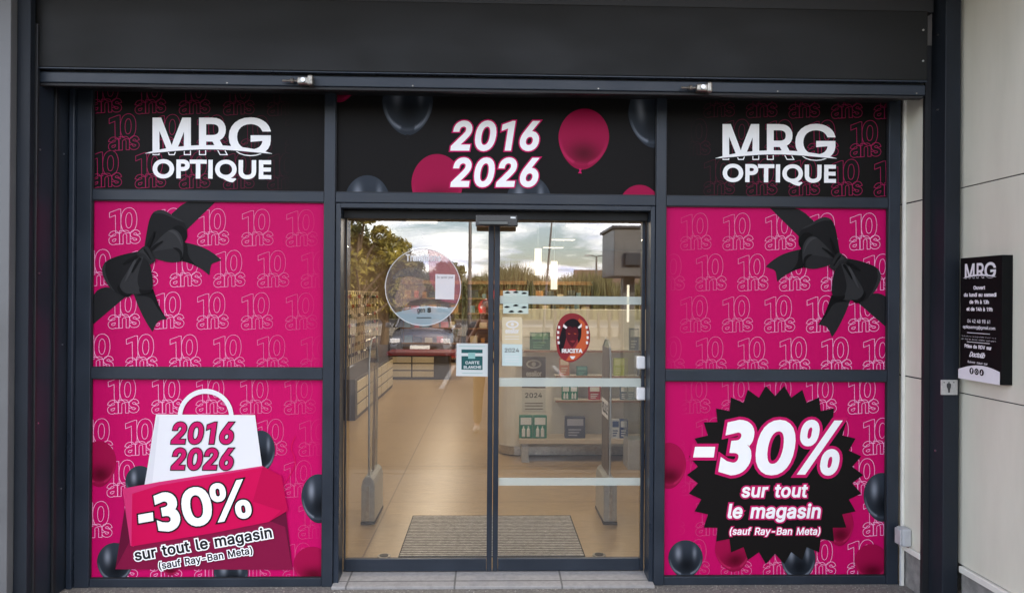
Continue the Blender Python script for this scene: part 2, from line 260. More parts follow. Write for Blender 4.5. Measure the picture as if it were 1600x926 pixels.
'I@':"676|355,-135 284,-130 221,-114 167,-88 122,-53 87,-8 61,46 45,109 40,179 46,248 61,309 87,363 123,408 167,444 220,470 281,486 349,492 415,486 472,469 522,442 562,407 594,366 617,319 631,268 635,215 634,178 631,142 625,107 615,76 599,49 579,28 551,15 517,11 497,12 457,24 441,36 429,50 408,48 388,30 361,17 326,13 285,18 251,35 224,62 204,96 192,137 188,182 193,226 207,265 228,297 257,322 291,338 330,343 360,340 385,331 404,319 419,306 419,335 474,335 474,110 476,91 485,74 499,63 518,59 540,63 557,76 568,97 576,127 580,166 581,215 577,259 567,301 548,339 523,373 490,402 450,424 402,438 347,442 292,438 242,424 199,402 164,372 135,334 115,289 102,236 98,178 102,119 115,66 135,21 165,-17 201,-46 246,-68 298,-81 357,-85 385,-84 489,-59 504,-107|329,65 359,68 382,78 400,95 412,118 419,148 422,185 419,221 411,249 399,269 381,282 358,289 331,292 305,288 283,277 265,260 252,239 244,213 242,185 244,154 251,125 262,101 279,81 301,69",
'I.':"188|95,-4 78,-1 63,9 53,24 50,41 53,59 63,73 78,83 95,87 113,83 128,73 138,59 141,41 138,24 128,9 113,-1",
'IA':"480|16,0 201,509 276,509 463,0 395,0 287,302 232,478 245,478 228,419 191,302 85,0|110,142 110,199 370,199 370,142",
'IB':"456|60,0 60,509 241,509 289,504 329,491 359,469 381,442 394,410 398,374 395,344 387,320 373,301 356,286 336,275 315,267 315,262 339,257 363,245 385,227 402,203 414,173 418,136 413,100 400,67 377,39 344,18 301,4 247,0|125,57 245,57 296,63 330,80 349,105 355,137 352,161 342,184 327,203 306,218 279,228 248,231 125,231|125,285 238,285 265,288 288,296 308,309 323,326 333,348 336,372 330,403 313,429 283,446 240,452 125,452",
'IC':"510|267,-7 205,1 150,25 104,63 70,115 48,179 40,254 48,329 70,393 104,445 150,484 205,508 267,516 305,513 340,504 373,490 402,471 427,447 448,418 463,385 473,348 408,348 401,373 389,395 375,413 357,428 337,440 315,449 292,454 267,456 223,450 184,432 150,403 125,364 109,314 103,254 109,194 125,145 151,105 184,76 223,59 267,53 292,55 315,60 337,69 357,81 375,96 389,114 401,136 408,160 473,160 463,124 448,91 428,62 402,38 373,19 341,5 305,-4",
'ID':"502|219,0 96,0 96,57 215,57 272,63 318,81 354,110 379,149 394,198 399,255 394,312 379,361 354,399 320,428 275,446 221,452 93,452 93,509 225,509 294,501 353,478 399,441 433,391 455,329 462,255 455,181 433,119 398,68 351,31 291,8|125,509 125,0 60,0 60,509",
'IE':"419|60,0 60,509 372,509 372,452 125,452 125,286 355,286 355,229 125,229 125,57 375,57 375,0",
'IF':"410|60,0 60,509 369,509 369,452 125,452 125,278 346,278 346,221 125,221 125,0",
'IG':"520|269,-7 205,1 149,25 104,64 69,116 47,179 40,254 47,329 69,393 103,445 149,484 203,508 265,516 304,513 340,504 374,489 403,469 429,445 449,416 465,384 474,349 408,349 399,372 387,393 373,411 356,427 337,439 315,448 291,454 265,456 222,450 183,432 150,404 125,364 109,314 103,254 109,194 125,145 151,105 184,76 224,59 269,53 309,57 345,71 374,93 396,123 410,160 415,202 434,199 283,199 283,256 478,256 478,200 471,141 451,91 419,50 377,19 326,0",
'IH':"517|60,0 60,509 125,509 125,289 392,289 392,509 457,509 457,0 392,0 392,232 125,232 125,0",
'II':"300|31,0 31,57 118,57 118,452 31,452 31,509 269,509 269,452 183,452 183,57 269,57 269,0",
'IJ':"396|185,-7 124,3 75,33 44,81 33,145 33,173 98,173 98,145 104,104 122,74 149,56 185,50 220,56 248,74 266,104 272,145 272,509 336,509 336,145 326,81 294,33 246,3",
'IK':"467|104,145 104,216 212,344 364,509 448,509 231,276 228,276|60,0 60,509 125,509 125,334 124,225 125,193 125,0|372,0 188,259 228,309 449,0",
'IL':"393|60,0 60,509 125,509 125,57 361,57 361,0",
'IM':"628|60,0 60,509 152,509 322,49 307,49 352,187 476,509 568,509 568,0 504,0 507,457 513,457 456,291 342,0 286,0 112,457 119,457 122,0",
'IN':"523|60,0 60,509 136,509 414,55 405,54 399,509 463,509 463,0 387,0 202,290 108,452 119,454 125,0",
'IO':"533|267,-7 205,1 150,25 105,63 70,115 48,179 40,254 48,329 70,393 105,445 150,484 205,508 267,516 329,508 384,484 429,445 464,393 486,329 493,254 486,179 464,115 429,63 384,25 329,1|267,53 310,59 349,76 383,105 408,144 425,194 430,254 425,314 408,365 383,404 349,433 310,450 267,456 223,450 184,433 151,404 125,364 109,314 103,254 109,194 125,144 151,105 184,76 223,59",
'IP':"445|60,0 60,509 235,509 289,503 332,487 366,462 390,430 404,391 409,348 404,304 390,265 366,233 332,207 289,191 235,186 109,186 109,242 233,242 269,246 297,256 318,272 333,294 342,319 344,348 342,376 333,402 318,423 297,439 268,449 232,452 125,452 125,0",
'IQ':"533|245,159 313,159 468,-48 401,-48 346,27 331,46|267,-7 205,1 150,25 105,63 70,115 48,179 40,254 48,329 70,393 105,445 150,484 205,508 267,516 329,508 384,484 429,445 464,393 486,329 493,254 486,179 464,115 429,63 384,25 329,1|267,53 310,59 349,76 383,105 408,144 425,194 430,254 425,314 408,365 383,404 349,433 310,450 267,456 223,450 184,433 151,404 125,364 109,314 103,254 109,194 125,144 151,105 184,76 223,59",
'IR':"449|60,0 60,509 236,509 290,504 333,489 367,465 390,433 405,395 409,352 405,309 390,271 367,240 333,217 289,203 236,198 96,198 96,255 234,255 269,258 298,267 319,281 334,300 342,324 345,352 342,380 334,405 319,425 298,440 269,449 233,452 125,452 125,0|353,0 230,229 303,229 428,0",
'IS':"447|224,-9 172,-4 128,9 91,31 64,60 46,96 38,137 104,137 110,110 123,88 142,71 166,59 194,52 224,49 257,52 286,60 311,74 329,92 341,114 346,139 342,161 332,179 316,193 296,205 184,239 128,260 86,289 60,326 52,372 58,413 75,448 102,476 138,498 180,511 227,516 275,511 316,498 351,476 377,449 394,415 401,378 337,378 326,412 302,437 267,453 225,459 194,456 167,448 145,435 129,418 118,398 115,376 119,352 131,334 148,319 169,308 212,293 312,264 359,238 379,220 395,198 405,171 408,139 403,99 386,64 360,34 323,11 278,-4",
'IT':"449|32,452 32,509 417,509 417,452 257,452 257,0 193,0 193,452",
'IU':"517|259,-8 203,-2 154,15 114,43 85,80 66,124 60,173 60,509 124,509 124,178 128,144 141,113 160,87 187,68 220,56 259,52 298,56 331,68 357,87 377,113 389,144 393,178 393,509 457,509 457,173 451,124 433,80 403,43 363,15 315,-2",
'IV':"480|204,0 16,509 84,509 192,206 203,176 248,31 235,31 252,90 290,206 395,509 463,509 278,0",
'IW':"686|155,0 16,509 82,509 163,196 197,40 189,40 224,196 306,509 380,509 462,196 497,40 488,40 523,196 603,509 670,509 530,0 455,0 351,391 336,475 350,475 318,323 230,0",
'IX':"474|18,0 217,284 217,236 29,509 104,509 243,292 232,292 298,400 374,509 446,509 259,239 259,287 456,0 382,0 292,129 230,231 244,231 182,129 91,0",
'IY':"472|203,0 203,208 16,509 91,509 236,264 250,230 224,230 237,265 280,344 381,509 455,509 268,208 268,0",
'IZ':"438|42,0 42,46 273,385 341,476 348,454 40,452 40,509 397,509 397,462 169,129 97,33 90,54 399,57 399,0",
'Ià':"389|160,-9 126,-5 94,5 68,22 48,45 35,73 30,108 34,138 43,161 58,179 78,193 100,203 125,211 265,235 273,243 273,279 267,297 256,311 240,322 220,329 196,331 171,329 149,322 132,313 107,288 100,274 41,291 57,322 79,346 104,364 133,375 163,382 194,384 239,379 263,372 286,360 306,343 322,320 333,290 337,251 337,0 277,0 277,52 272,52 264,38 236,12 215,1 190,-6|170,45 202,49 228,59 248,74 263,93 272,115 276,138 276,190 134,159 117,150 103,139 95,124 92,105 94,87 102,72 114,61 130,52 149,47|165,429 99,529 168,529 215,429",
'I/':"249|235,533 71,-76 14,-76 178,533",
'I:':"188|95,-4 78,-1 63,9 53,24 50,41 53,59 63,73 78,83 95,87 113,83 128,73 138,59 141,41 138,24 128,9 113,-1|95,271 78,274 63,284 53,299 50,316 53,334 63,349 78,359 95,362 113,359 128,349 138,334 141,316 138,299 128,284 113,274",
'BM':"781|709,682 618,682 391,402 165,682 73,682 73,0 171,0 171,531 173,531 383,267 399,267 609,531 611,531 611,0 709,0",
'BO':"823|45,341 53,263 78,191 118,126 172,71 239,28 319,1 409,-9 502,1 583,28 651,71 706,126 745,191 770,264 778,341 769,420 745,493 704,559 650,613 582,655 502,682 411,691 321,682 242,655 174,613 119,558 79,493 54,420|146,341 153,403 172,458 202,506 243,546 292,576 348,594 411,601 474,594 531,576 580,546 620,506 651,458 670,403 677,341 670,280 651,224 620,176 580,136 531,106 474,88 411,81 348,88 292,106 243,136 202,176 172,224 153,280",
'BP':"510|70,682 70,0 168,0 168,295 270,295 332,300 385,314 427,336 459,366 482,401 496,442 500,486 496,531 483,572 462,608 431,639 391,662 342,677 283,682|168,594 283,594 317,591 345,582 366,569 381,552 392,532 397,512 399,490 396,463 388,439 375,419 357,404 335,392 309,385 279,383 168,383",
'BT':"604|587,682 17,682 17,594 253,594 253,0 351,0 351,594 587,594",
'BI':"250|174,682 76,682 76,0 174,0",
'BQ':"823|496,0 564,20 624,52 677,95 720,146 753,205 773,270 780,339 771,421 745,496 703,562 648,615 581,656 505,682 421,691 331,682 250,658 180,618 123,565 81,500 54,425 45,341 52,270 72,205 104,145 147,94 200,52 262,20 331,0 373,-29 416,-56 461,-81 509,-102 558,-119 611,-132 666,-139 754,-52 751,-49 722,-55 692,-57 660,-54 626,-47 587,-36 544,-21 496,-1|417,601 479,594 535,575 584,544 623,504 653,455 672,399 679,338 673,280 654,226 625,178 585,138 537,108 481,88 419,81 347,88 285,108 235,139 196,180 168,228 152,282 146,340 150,387 164,437 188,486 225,531 274,567 338,592",
'BU':"708|648,682 550,682 550,285 548,234 539,189 531,170 507,136 455,101 406,86 378,82 322,82 236,110 165,201 159,279 159,682 61,682 61,258 69,185 92,124 127,75 173,38 226,11 284,-4 345,-9 426,-2 494,17 549,47 593,89 623,140 642,200 648,268",
'BE':"500|462,682 75,682 75,0 471,0 471,88 173,88 173,300 452,300 452,388 173,388 173,594 462,594",
'I ':"280|",
'B ':"300|"}
# ------------------------------------------------------------------ lettering: outlines, offset, union, contour
def parse(k):
    a, *ls = GL[k].split('|'); return int(a), [np.array([tuple(map(int, q.split(','))) for q in s.split()], float) for s in ls if s]
GC = {k: parse(k) for k in GL}
def text_loops(s, font='I', track=0):
    x = 0; out = []
    for ch in s:
        k = font+ch if font+ch in GC else 'I'+ch
        a, ls = GC[k]
        for l in ls: out.append(l+np.array([x, 0]))
        x += a+track
    return out
CAPH = {'I': 509.0, 'B': None}
CAPH['B'] = max(l[:, 1].max() for l in GC['BM'][1]); CAPH['I'] = max(l[:, 1].max() for l in GC['IM'][1])
def place(s, x0, x1, yb, cap, font='I', ang=0, shear=0, track=0, bold=0.0):
    """letters of s between photograph columns x0..x1, baseline yb at x0, cap height in pixels; y runs down"""
    ls = text_loops(s, font, track); h = CAPH[font]
    d = bold*cap
    sy = (cap-2*d)/h
    tmp = [np.stack([l[:, 0]+shear*l[:, 1]*0, l[:, 1]], 1) for l in ls]
    mn = min(l[:, 0].min() for l in tmp); mxx = max(l[:, 0].max() for l in tmp)
    ex = shear*cap*(.9 if ls[-1][:, 1].max() > h*.8 else .6)
    sx = (x1-x0-2*d-ex)/(mxx-mn)
    out = []
    for l in ls:
        X = (l[:, 0]-mn)*sx+d; Y = l[:, 1]*sy+d
        X = X+shear*Y
        c, sn = math.cos(R(ang)), math.sin(R(ang))
        out.append(np.stack([x0+X*c-Y*sn, yb-(X*sn+Y*c)], 1))
    return grow(out, d)
def area(l): return .5*np.sum(l[:, 0]*np.roll(l[:, 1], -1)-np.roll(l[:, 0], -1)*l[:, 1])
def grow(loops, d):
    if d == 0: return loops
    sg = 1 if sum(area(l) for l in loops) > 0 else -1
    out = []
    for l in loops:
        k = np.ones(len(l), bool)
        k[np.hypot(*(l-np.roll(l, 1, 0)).T) < 1e-4] = False
        l = l[k]
        if len(l) < 3: continue
        a = l-np.roll(l, 1, 0); b = np.roll(l, -1, 0)-l
        a /= np.hypot(*a.T)[:, None]; b /= np.hypot(*b.T)[:, None]
        na = np.stack([a[:, 1], -a[:, 0]], 1)*sg; nb = np.stack([b[:, 1], -b[:, 0]], 1)*sg
        m = na+nb; q = (m*m).sum(1); q = np.maximum(q, .5)
        out.append(l+m*(2*d/q)[:, None])
    return out
def fill(loops, x0, y0, h, nx, ny):
    g = np.zeros((ny, nx+1), np.int32); rr = []; cc = []; ss = []
    for l in loops:
        P = (l-[x0, y0])/h-.5; Q = np.roll(P, -1, 0)
        for (ax, ay), (bx, by) in zip(P, Q):
            if ay == by: continue
            s = 1
            if ay > by: ax, ay, bx, by = bx, by, ax, ay; s = -1
            r0 = max(0, math.ceil(ay)); r1 = min(ny-1, math.ceil(by)-1)
            if r1 < r0: continue
            r = np.arange(r0, r1+1); x = ax+(r-ay)*(bx-ax)/(by-ay)
            rr.append(r); cc.append(np.clip(np.ceil(x), 0, nx).astype(int)); ss.append(np.full(len(r), s))
    if rr: np.add.at(g, (np.concatenate(rr), np.concatenate(cc)), np.concatenate(ss))
    return np.cumsum(g, 1)[:, :nx] != 0
class Canvas:
    def __init__(s, x0, y0, x1, y1, h=.25):
        s.x0 = x0-2; s.y0 = y0-2; s.h = h; s.nx = int((x1-x0+4)/h)+1; s.ny = int((y1-y0+4)/h)+1
        s.X = s.x0+(np.arange(s.nx)+.5)*h; s.Y = s.y0+(np.arange(s.ny)+.5)*h
    def fill(s, loops): return fill(loops, s.x0, s.y0, s.h, s.nx, s.ny)
    def contour(s, mask):
        f = mask.astype(float); f[0] = f[-1] = 0; f[:, 0] = f[:, -1] = 0
        p = np.pad(f, 1); f = (p[1:-1, 1:-1]*4+2*(p[:-2, 1:-1]+p[2:, 1:-1]+p[1:-1, :-2]+p[1:-1, 2:])+p[:-2, :-2]+p[2:, 2:]+p[:-2, 2:]+p[2:, :-2])/16
        f = f+1e-6
        b = f > .5
        code = b[:-1, :-1]*1+b[:-1, 1:]*2+b[1:, 1:]*4+b[1:, :-1]*8
        T = {1: [(3, 0)], 2: [(0, 1)], 3: [(3, 1)], 4: [(1, 2)], 5: [(3, 2), (1, 0)], 6: [(0, 2)], 7: [(3, 2)], 8: [(2, 3)], 9: [(2, 0)], 10: [(0, 3), (2, 1)], 11: [(2, 1)], 12: [(1, 3)], 13: [(1, 0)], 14: [(0, 3)]}
        nxt = {}
        def key(i, j, e):
            if e == 0: return (i, j, 0)
            if e == 2: return (i+1, j, 0)
            if e == 3: return (i, j, 1)
            return (i, j+1, 1)
        for i, j in zip(*np.nonzero((code > 0) & (code < 15))):
            for a, c in T[int(code[i, j])]: nxt[key(i, j, a)] = key(i, j, c)
        def pt(k):
            i, j, e = k
            if e == 0: a, c = f[i, j], f[i, j+1]; t = (.5-a)/(c-a); return (j+t, i)
            a, c = f[i, j], f[i+1, j]; t = (.5-a)/(c-a); return (j, i+t)
        loops = []
        while nxt:
            st, k = nxt.popitem(); L_ = [pt(st)]
            while k != st:
                L_.append(pt(k)); k = nxt.pop(k)
            if len(L_) > 5: loops.append(np.array(L_))
        out = []
        for l in loops:
            l = rdp(l, .3)
            if len(l) >= 3 and abs(area(l)) > 1.5: out.append(np.stack([s.x0+(l[:, 0]+.5)*s.h, s.y0+(l[:, 1]+.5)*s.h], 1))
        return out
def rdp(l, eps):
    n = len(l); far = int(np.argmax(((l-l[0])**2).sum(1))); keep = {0, far}
    P = np.vstack([l, l[:1]])
    st = [(0, far), (far, n)]
    while st:
        a, b = st.pop()
        if b-a < 2: continue
        d = P[b]-P[a]; q = P[a+1:b]-P[a]; ln = math.hypot(*d)
        ds = np.abs(d[0]*q[:, 1]-d[1]*q[:, 0])/ln if ln > 1e-9 else np.hypot(*q.T)
        k = int(np.argmax(ds))
        if ds[k] > eps: keep.add(a+1+k); st += [(a, a+1+k), (a+1+k, b)]
    return l[sorted(k % n for k in keep)]
def bounds(loops):
    a = np.vstack(loops); return a[:, 0].min(), a[:, 1].min(), a[:, 0].max(), a[:, 1].max()
def clean(loops, h=.25, sub=None, pad=2):
    x0, y0, x1, y1 = bounds(loops); c = Canvas(x0-pad, y0-pad, x1+pad, y1+pad, h); m = c.fill(loops)
    if sub is not None: m = m & ~c.fill(sub)
    return c.contour(m)
def tess(loops):
    from mathutils.geometry import delaunay_2d_cdt
    P = []; E = []
    for l in loops:
        n = len(P); k = len(l); P += [tuple(map(float, p)) for p in l]; E += [(n+i, n+(i+1) % k) for i in range(k)]
    v, _, f, _, _, _ = delaunay_2d_cdt([Vector(p) for p in P], E, [], 0, 1e-6, False)
    V = np.array([(p.x, p.y) for p in v]); F = np.array([tuple(q) for q in f if len(q) == 3])
    c = V[F].mean(1); A = np.array(P); B = A[[e[1] for e in E]]
    par = np.zeros(len(c), int)
    for i in range(0, len(c), 400):
        x = c[i:i+400, 0][:, None]; y = c[i:i+400, 1][:, None]
        up = (A[:, 1] <= y) != (B[:, 1] <= y)
        with np.errstate(divide='ignore', invalid='ignore'): xc = A[:, 0]+(y-A[:, 1])*(B[:, 0]-A[:, 0])/(B[:, 1]-A[:, 1])
        par[i:i+400] = (up & (xc > x)).sum(1)
    return [tuple(p) for p in V], [tuple(int(j) for j in q) for q in F[par % 2 == 1]]
class Panel:
    """a flat printed surface; shapes are laid on it in thin layers"""
    def __init__(s, mapf, clip=None, step=(0, -.0006, 0)): s.map = mapf; s.clip = clip; s.k = 0; s.step = np.array(step)
    def put(s, name, items, mat_, parent, layer=None):
        """items: list of (verts2d, faces)"""
        if layer is None: s.k += 1; layer = s.k
        V = []; F = []
        for v, f in items:
            n = len(V); V += [tuple(s.map(*p)+s.step*layer) for p in v]; F += [tuple(i+n for i in q) for q in f]
        bm = bmesh.new(); vs_ = [bm.verts.new(v) for v in V]
        for q in F:
            try: bm.faces.new([vs_[i] for i in q])
            except ValueError: pass
        if s.clip:
            for co, no_ in s.clip:
                bmesh.ops.bisect_plane(bm, geom=bm.verts[:]+bm.edges[:]+bm.faces[:], dist=1e-6, plane_co=co, plane_no=no_, clear_outer=True)
        w = wloc(parent) if parent else Vector()
        for v in bm.verts: v.co -= w
        bmesh.ops.triangulate(bm, faces=bm.faces[:])
        bmesh.ops.recalc_face_normals(bm, faces=bm.faces[:])
        me = bpy.data.meshes.new(name); bm.to_mesh(me); bm.free(); me.materials.append(mat_)
        # face the layer outwards
        n_ = Vector(s.step).normalized()
        if len(me.polygons):
            me.update()
            if sum(p.normal.dot(n_)*p.area for p in me.polygons) < 0: me.flip_normals()
        return link(bpy.data.objects.new(name, me), parent)
    def poly(s, name, pts, mat_, parent, layer=None): return s.put(name, [tess([np.array(pts, float)])], mat_, parent, layer)
def ellipse(cx, cy, rx, ry, n=48, a0=0, a1=360):
    t = np.radians(np.linspace(a0, a1, n, endpoint=(a1-a0) < 360)); return np.stack([cx+rx*np.cos(t), cy+ry*np.sin(t)], 1)
def ink(name, col, rough=.5, spec=.1): return mat(name, col, rough, spec=spec)
XL1, XL2, XC1, XC2, XR1, XR2 = -2.432, -1.027, -.960, 1.023, 1.087, 2.491
ZT1, ZT0, ZM1, ZM0, ZB1, ZB0 = 3.045, 2.421, 2.357, 1.339, 1.269, .053
# ------------------------------------------------------------------ ground
FZ = .03
DY = .14
g = MB(); g.box(-400, 400, -500, 0.0, -.5, 0.0)
M_asph = mat('asphalt', (.052, .051, .050), .9, var=.35, vscale=40, bump=.8, bscale=140)
M_pave = mat('pavement_asphalt', (.17, .16, .14), .9, var=.4, vscale=55, bump=.9, bscale=120)
struct(mesh_obj('ground', [(-600, -700, -.004), (600, -700, -.004), (600, 300, -.004), (-600, 300, -.004)], [(0, 1, 2, 3)], M_asph))
g = MB(); g.box(-9, 9, -2.6, .2, -.2, .0); g.box(-9, 9, -2.75, -2.6, -.2, .004)
o = g.build('pavement', M_pave); struct(o)
def tilemat(name, c1, c2, grout, sx, sy, off=.5, mortar=.006, rough=.6, var=.12, ox=0, oy=0, grain=(3, 14, 1)):
    m = mat(name, c1, rough); n = m.node_tree; p = n.nodes['Principled BSDF']
    ge = n.nodes.new('ShaderNodeNewGeometry'); mp = n.nodes.new('ShaderNodeMapping'); mp.inputs['Location'].default_value = (ox, oy, 0)
    n.links.new(ge.outputs['Position'], mp.inputs[0])
    b = n.nodes.new('ShaderNodeTexBrick'); b.offset = off; b.inputs['Scale'].default_value = 1; b.inputs['Brick Width'].default_value = sx; b.inputs['Row Height'].default_value = sy
    b.inputs['Mortar Size'].default_value = mortar; b.inputs['Mortar Smooth'].default_value = .1; b.inputs['Color1'].default_value = tuple(c1)[:3]+(1,); b.inputs['Color2'].default_value = tuple(c2)[:3]+(1,); b.inputs['Mortar'].default_value = tuple(grout)[:3]+(1,)
    n.links.new(mp.outputs[0], b.inputs[0])
    m2 = n.nodes.new('ShaderNodeMapping'); m2.inputs['Scale'].default_value = grain; n.links.new(ge.outputs['Position'], m2.inputs[0])
    z = n.nodes.new('ShaderNodeTexNoise'); z.inputs['Scale'].default_value = 5; z.inputs['Detail'].default_value = 8; z.inputs['Roughness'].default_value = .65; n.links.new(m2.outputs[0], z.inputs[0])
    r = n.nodes.new('ShaderNodeMapRange'); r.inputs['From Min'].default_value = .3; r.inputs['From Max'].default_value = .7; r.inputs['To Min'].default_value = 1-var; r.inputs['To Max'].default_value = 1+var
    n.links.new(z.outputs['Fac'], r.inputs[0])
    v = n.nodes.new('ShaderNodeVectorMath'); v.operation = 'SCALE'; n.links.new(b.outputs['Color'], v.inputs[0]); n.links.new(r.outputs[0], v.inputs['Scale'])
    n.links.new(v.outputs[0], p.inputs['Base Color'])
    bu = n.nodes.new('ShaderNodeBump'); bu.inputs['Strength'].default_value = .25; bu.inputs['Distance'].default_value = .003; bu.invert = True
    n.links.new(b.outputs['Fac'], bu.inputs['Height']); n.links.new(bu.outputs[0], p.inputs['Normal'])
    return m
M_slab = tilemat('threshold_tiles', (.30, .29, .275), (.27, .262, .25), (.12, .115, .11), .66, .30, off=0, var=.16, ox=.21, oy=.0, grain=(6, 6, 6), rough=.75)
g = MB(); g.prism([(-.075, -.05), (-.075, .016), (DY-.012, FZ), (DY+.04, FZ), (DY+.04, -.05)], 0, XC1+.001, XC2-.001)
struct(g.build('doorstep', M_slab, bevel=.004))

# ------------------------------------------------------------------ shop front frame
def X(px, Y, py=500): return at(px, py, Y)[0]
def Z(py, Y, px=750): return at(px, py, Y)[2]
FY0, FY1 = -.035, .06
fr = thing('shopfront_frame', (0, 0, 0), 'anthracite aluminium frame holding the posters and the sliding doors', 'frame')
xo = X(118, FY0); xr = X(1406, FY0)
for x0, x1 in ((xo, XL1), (XL2, XC1), (XC2, XR1), (XR2, xr)):
    MB().box(x0, x1, FY0, FY1, 0.0, 3.20, b=.004).build('mullion', M_frame, fr)
MB().box(X(105, -.06), xo-.002, -.06, .03, 0.0, 3.2, b=.006).build('edge_profile', M_frame2, fr)
e = .0015
for x0, x1, a in ((XL1, XL2, 0), (XC1, XC2, 1), (XR1, XR2, 0)):
    zs = [(ZT1, 3.20), (ZM1, ZT0)]+([] if a else [(ZM0-.0-(ZM0-ZB1), ZM0), (.0, ZB0)])
    for z0, z1 in zs:
        MB().box(x0+e, x1-e, FY0+.004, FY1, z0, z1, b=.004).build('rail', M_frame, fr)
    # dark gasket round every glazed field
    for z0, z1 in ([(ZT0, ZT1)] if a else [(ZT0, ZT1), (ZM0, ZM1), (ZB0, ZB1)]):
        q = MB(); w = .004
        q.box(x0, x0+w, -.022, -.012, z0, z1); q.box(x1-w, x1, -.022, -.012, z0, z1); q.box(x0+w, x1-w, -.022, -.012, z0, z0+w); q.box(x0+w, x1-w, -.022, -.012, z1-w, z1)
        q.build('gasket', M_gap, fr)
# sliding door portal
dp = thing('sliding_door_portal', (0, .03, FZ), 'dark door portal with its top beam round the two glass doors', 'door frame')
DZ1 = ZM1
q = MB(); jl0, jl1 = XC1+e, X(531.5, -.02); jr0, jr1 = X(1016, -.02), XC2-e
q.box(jl0, jl1, -.02, DY-.022, .005, DZ1-.002, b=.003); q.build('jamb', M_frame2, dp); MB().box(jr0, jr1, -.02, DY-.022, .005, DZ1-.002, b=.003).build('jamb', M_frame2, dp)
zh1 = Z(327, -.02); zh0 = Z(343, .06)
MB().box(jl1+e, jr0-e, -.03, DY-.022, zh1, DZ1-.003, b=.003).build('top_rail', M_frame, dp)
MB().box(jl1+e, jr0-e, .06, DY-.022, zh0, zh1-.001, b=.003).build('drive_cover', M_header, dp)
sx0, sx1 = X(742, -.04), X(808, -.04)
sn = thing('door_sensor', ((sx0+sx1)/2, -.02, Z(343, -.04)), 'black motion sensor over the joint of the two sliding doors', 'sensor')
MB().box(sx0, sx1, -.055, .008, Z(353, -.05), Z(335, -.05), b=.006).build('housing', mat('sensor_plastic', (.010, .010, .011), .25), sn)
MB().box(sx0+.02, sx1-.06, -.066, -.056, Z(351, -.05), Z(345, -.05), b=.003).build('lens_strip', mat('sensor_lens', (.003, .003, .004), .08, coat=.5), sn)
MB().box(sx1-.045, sx1-.015, -.0575, -.0555, Z(341, -.05), Z(338.5, -.05)).build('maker_mark', M_alu, sn)
# the two leaves
LZ0 = FZ+.006; GL0 = Z(871, DY)
def leaf(x0, x1, y, lead, label, wl):
    t = thing('sliding_door', ((x0+x1)/2, y, LZ0), label, 'sliding door', 'glass sliding doors')
    q = MB(); top = zh0+.03
    if lead > 0: sa, sb = x0+wl, x1-.034
    else: sa, sb = x0+.034, x1-wl
    MB().box(x0, sa, y-.018, y+.018, LZ0, top, b=.003).build('stile', M_frame, t)
    MB().box(sb, x1, y-.018, y+.018, LZ0, top, b=.003).build('stile', M_frame, t)
    MB().box(sa+e, sb-e, y-.016, y+.016, LZ0, GL0, b=.003).build('bottom_rail', M_frame, t)
    MB().box(sa+e, sb-e, y-.004, y+.004, GL0, top).build('glass_pane', M_glass, t)
    return t, sa, sb
xm = X(771.5, DY)
dl, dla, dlb = leaf(jl1+.001, xm-.002, DY, 1, 'left glass sliding door, with the round sticker', .010)
dr, dra, drb = leaf(xm+.002, jr0-.001, DY, -1, 'right glass sliding door, with three pale frosted stripes', .022)
M_frost = glass('frosted_film', .06, (.84, .87, .82), .3, .36)
for ya, yb in ((462.5, 475), (590, 603.5), (745.5, 757.5)):
    MB().box(dra+e, drb-e, DY-.0055, DY-.0045, Z(yb, DY, 880), Z(ya, DY, 880)).build('frosted_stripe', M_frost, dr)
for py in (566, 614.5):
    a = at(1001, py, DY-.03); q = MB(); q.box(a[0]-.026, a[0]+.028, DY-.05, DY-.006, a[2]-.04, a[2]+.04, b=.008).build('lock_box', M_white, dr)

# ------------------------------------------------------------------ reveals, posts, header, shutter
XRV = X(1408, .0)
xwall = 2.735
rw = thing('reveal_wall', (XRV+.05, -.1, 0), 'narrow pale cladding reveal between the right window and the shutter rail', 'wall')
M_joint = mat('joint_black', (.02, .02, .02), .8)
zr = [(.26, Z(587, -.05, 1420)-.004), (Z(587, -.05, 1420)+.004, Z(318, -.05, 1420)-.004), (Z(318, -.05, 1420)+.004, 3.25)]
for z0, z1 in zr: MB().box(XRV, XRV+.10, -.235, .04, z0, z1, b=.002).build('cladding_panel', M_clad, rw)
MB().box(XRV+.004, XRV+.1, -.235, .04, .26, 3.2).build('joint_backing', M_joint, rw)
MB().box(XRV-.012, XRV+.06, -.235, -.0, .225, .258, b=.003).build('ledge', M_trim, rw)
MB().box(XRV+.01, XRV+.1, -.235, .04, 0, .224).build('plinth', M_concrete, rw)
MB().box(XRV-.02, XRV-.001, -.055, -.037, .0, 3.2, b=.002).build('corner_strip', M_trim, rw)
pr = thing('shutter_post', (2.6, -.3, 0), 'dark metal post with the shutter guide, between the right reveal and the pale wall', 'post', 'shutter posts')
x1 = X(1440, -.237); x2 = X(1451, -.25); x3 = X(1499, -.40)
q = MB(); q.box(x1, x2+.02, -.262, -.237, 0, 3.3); q.build('guide_slot', M_gap, pr)
MB().box(x2, x3, -.40, -.2625, 0, 3.75, b=.004).build('post_cover', M_post, pr)
for z in (.9, 2.9, 3.34):
    MB().tube([(x2-.001, -.33, z), (x2-.006, -.33, z)], .006, 8).build('screw', M_screw, pr)
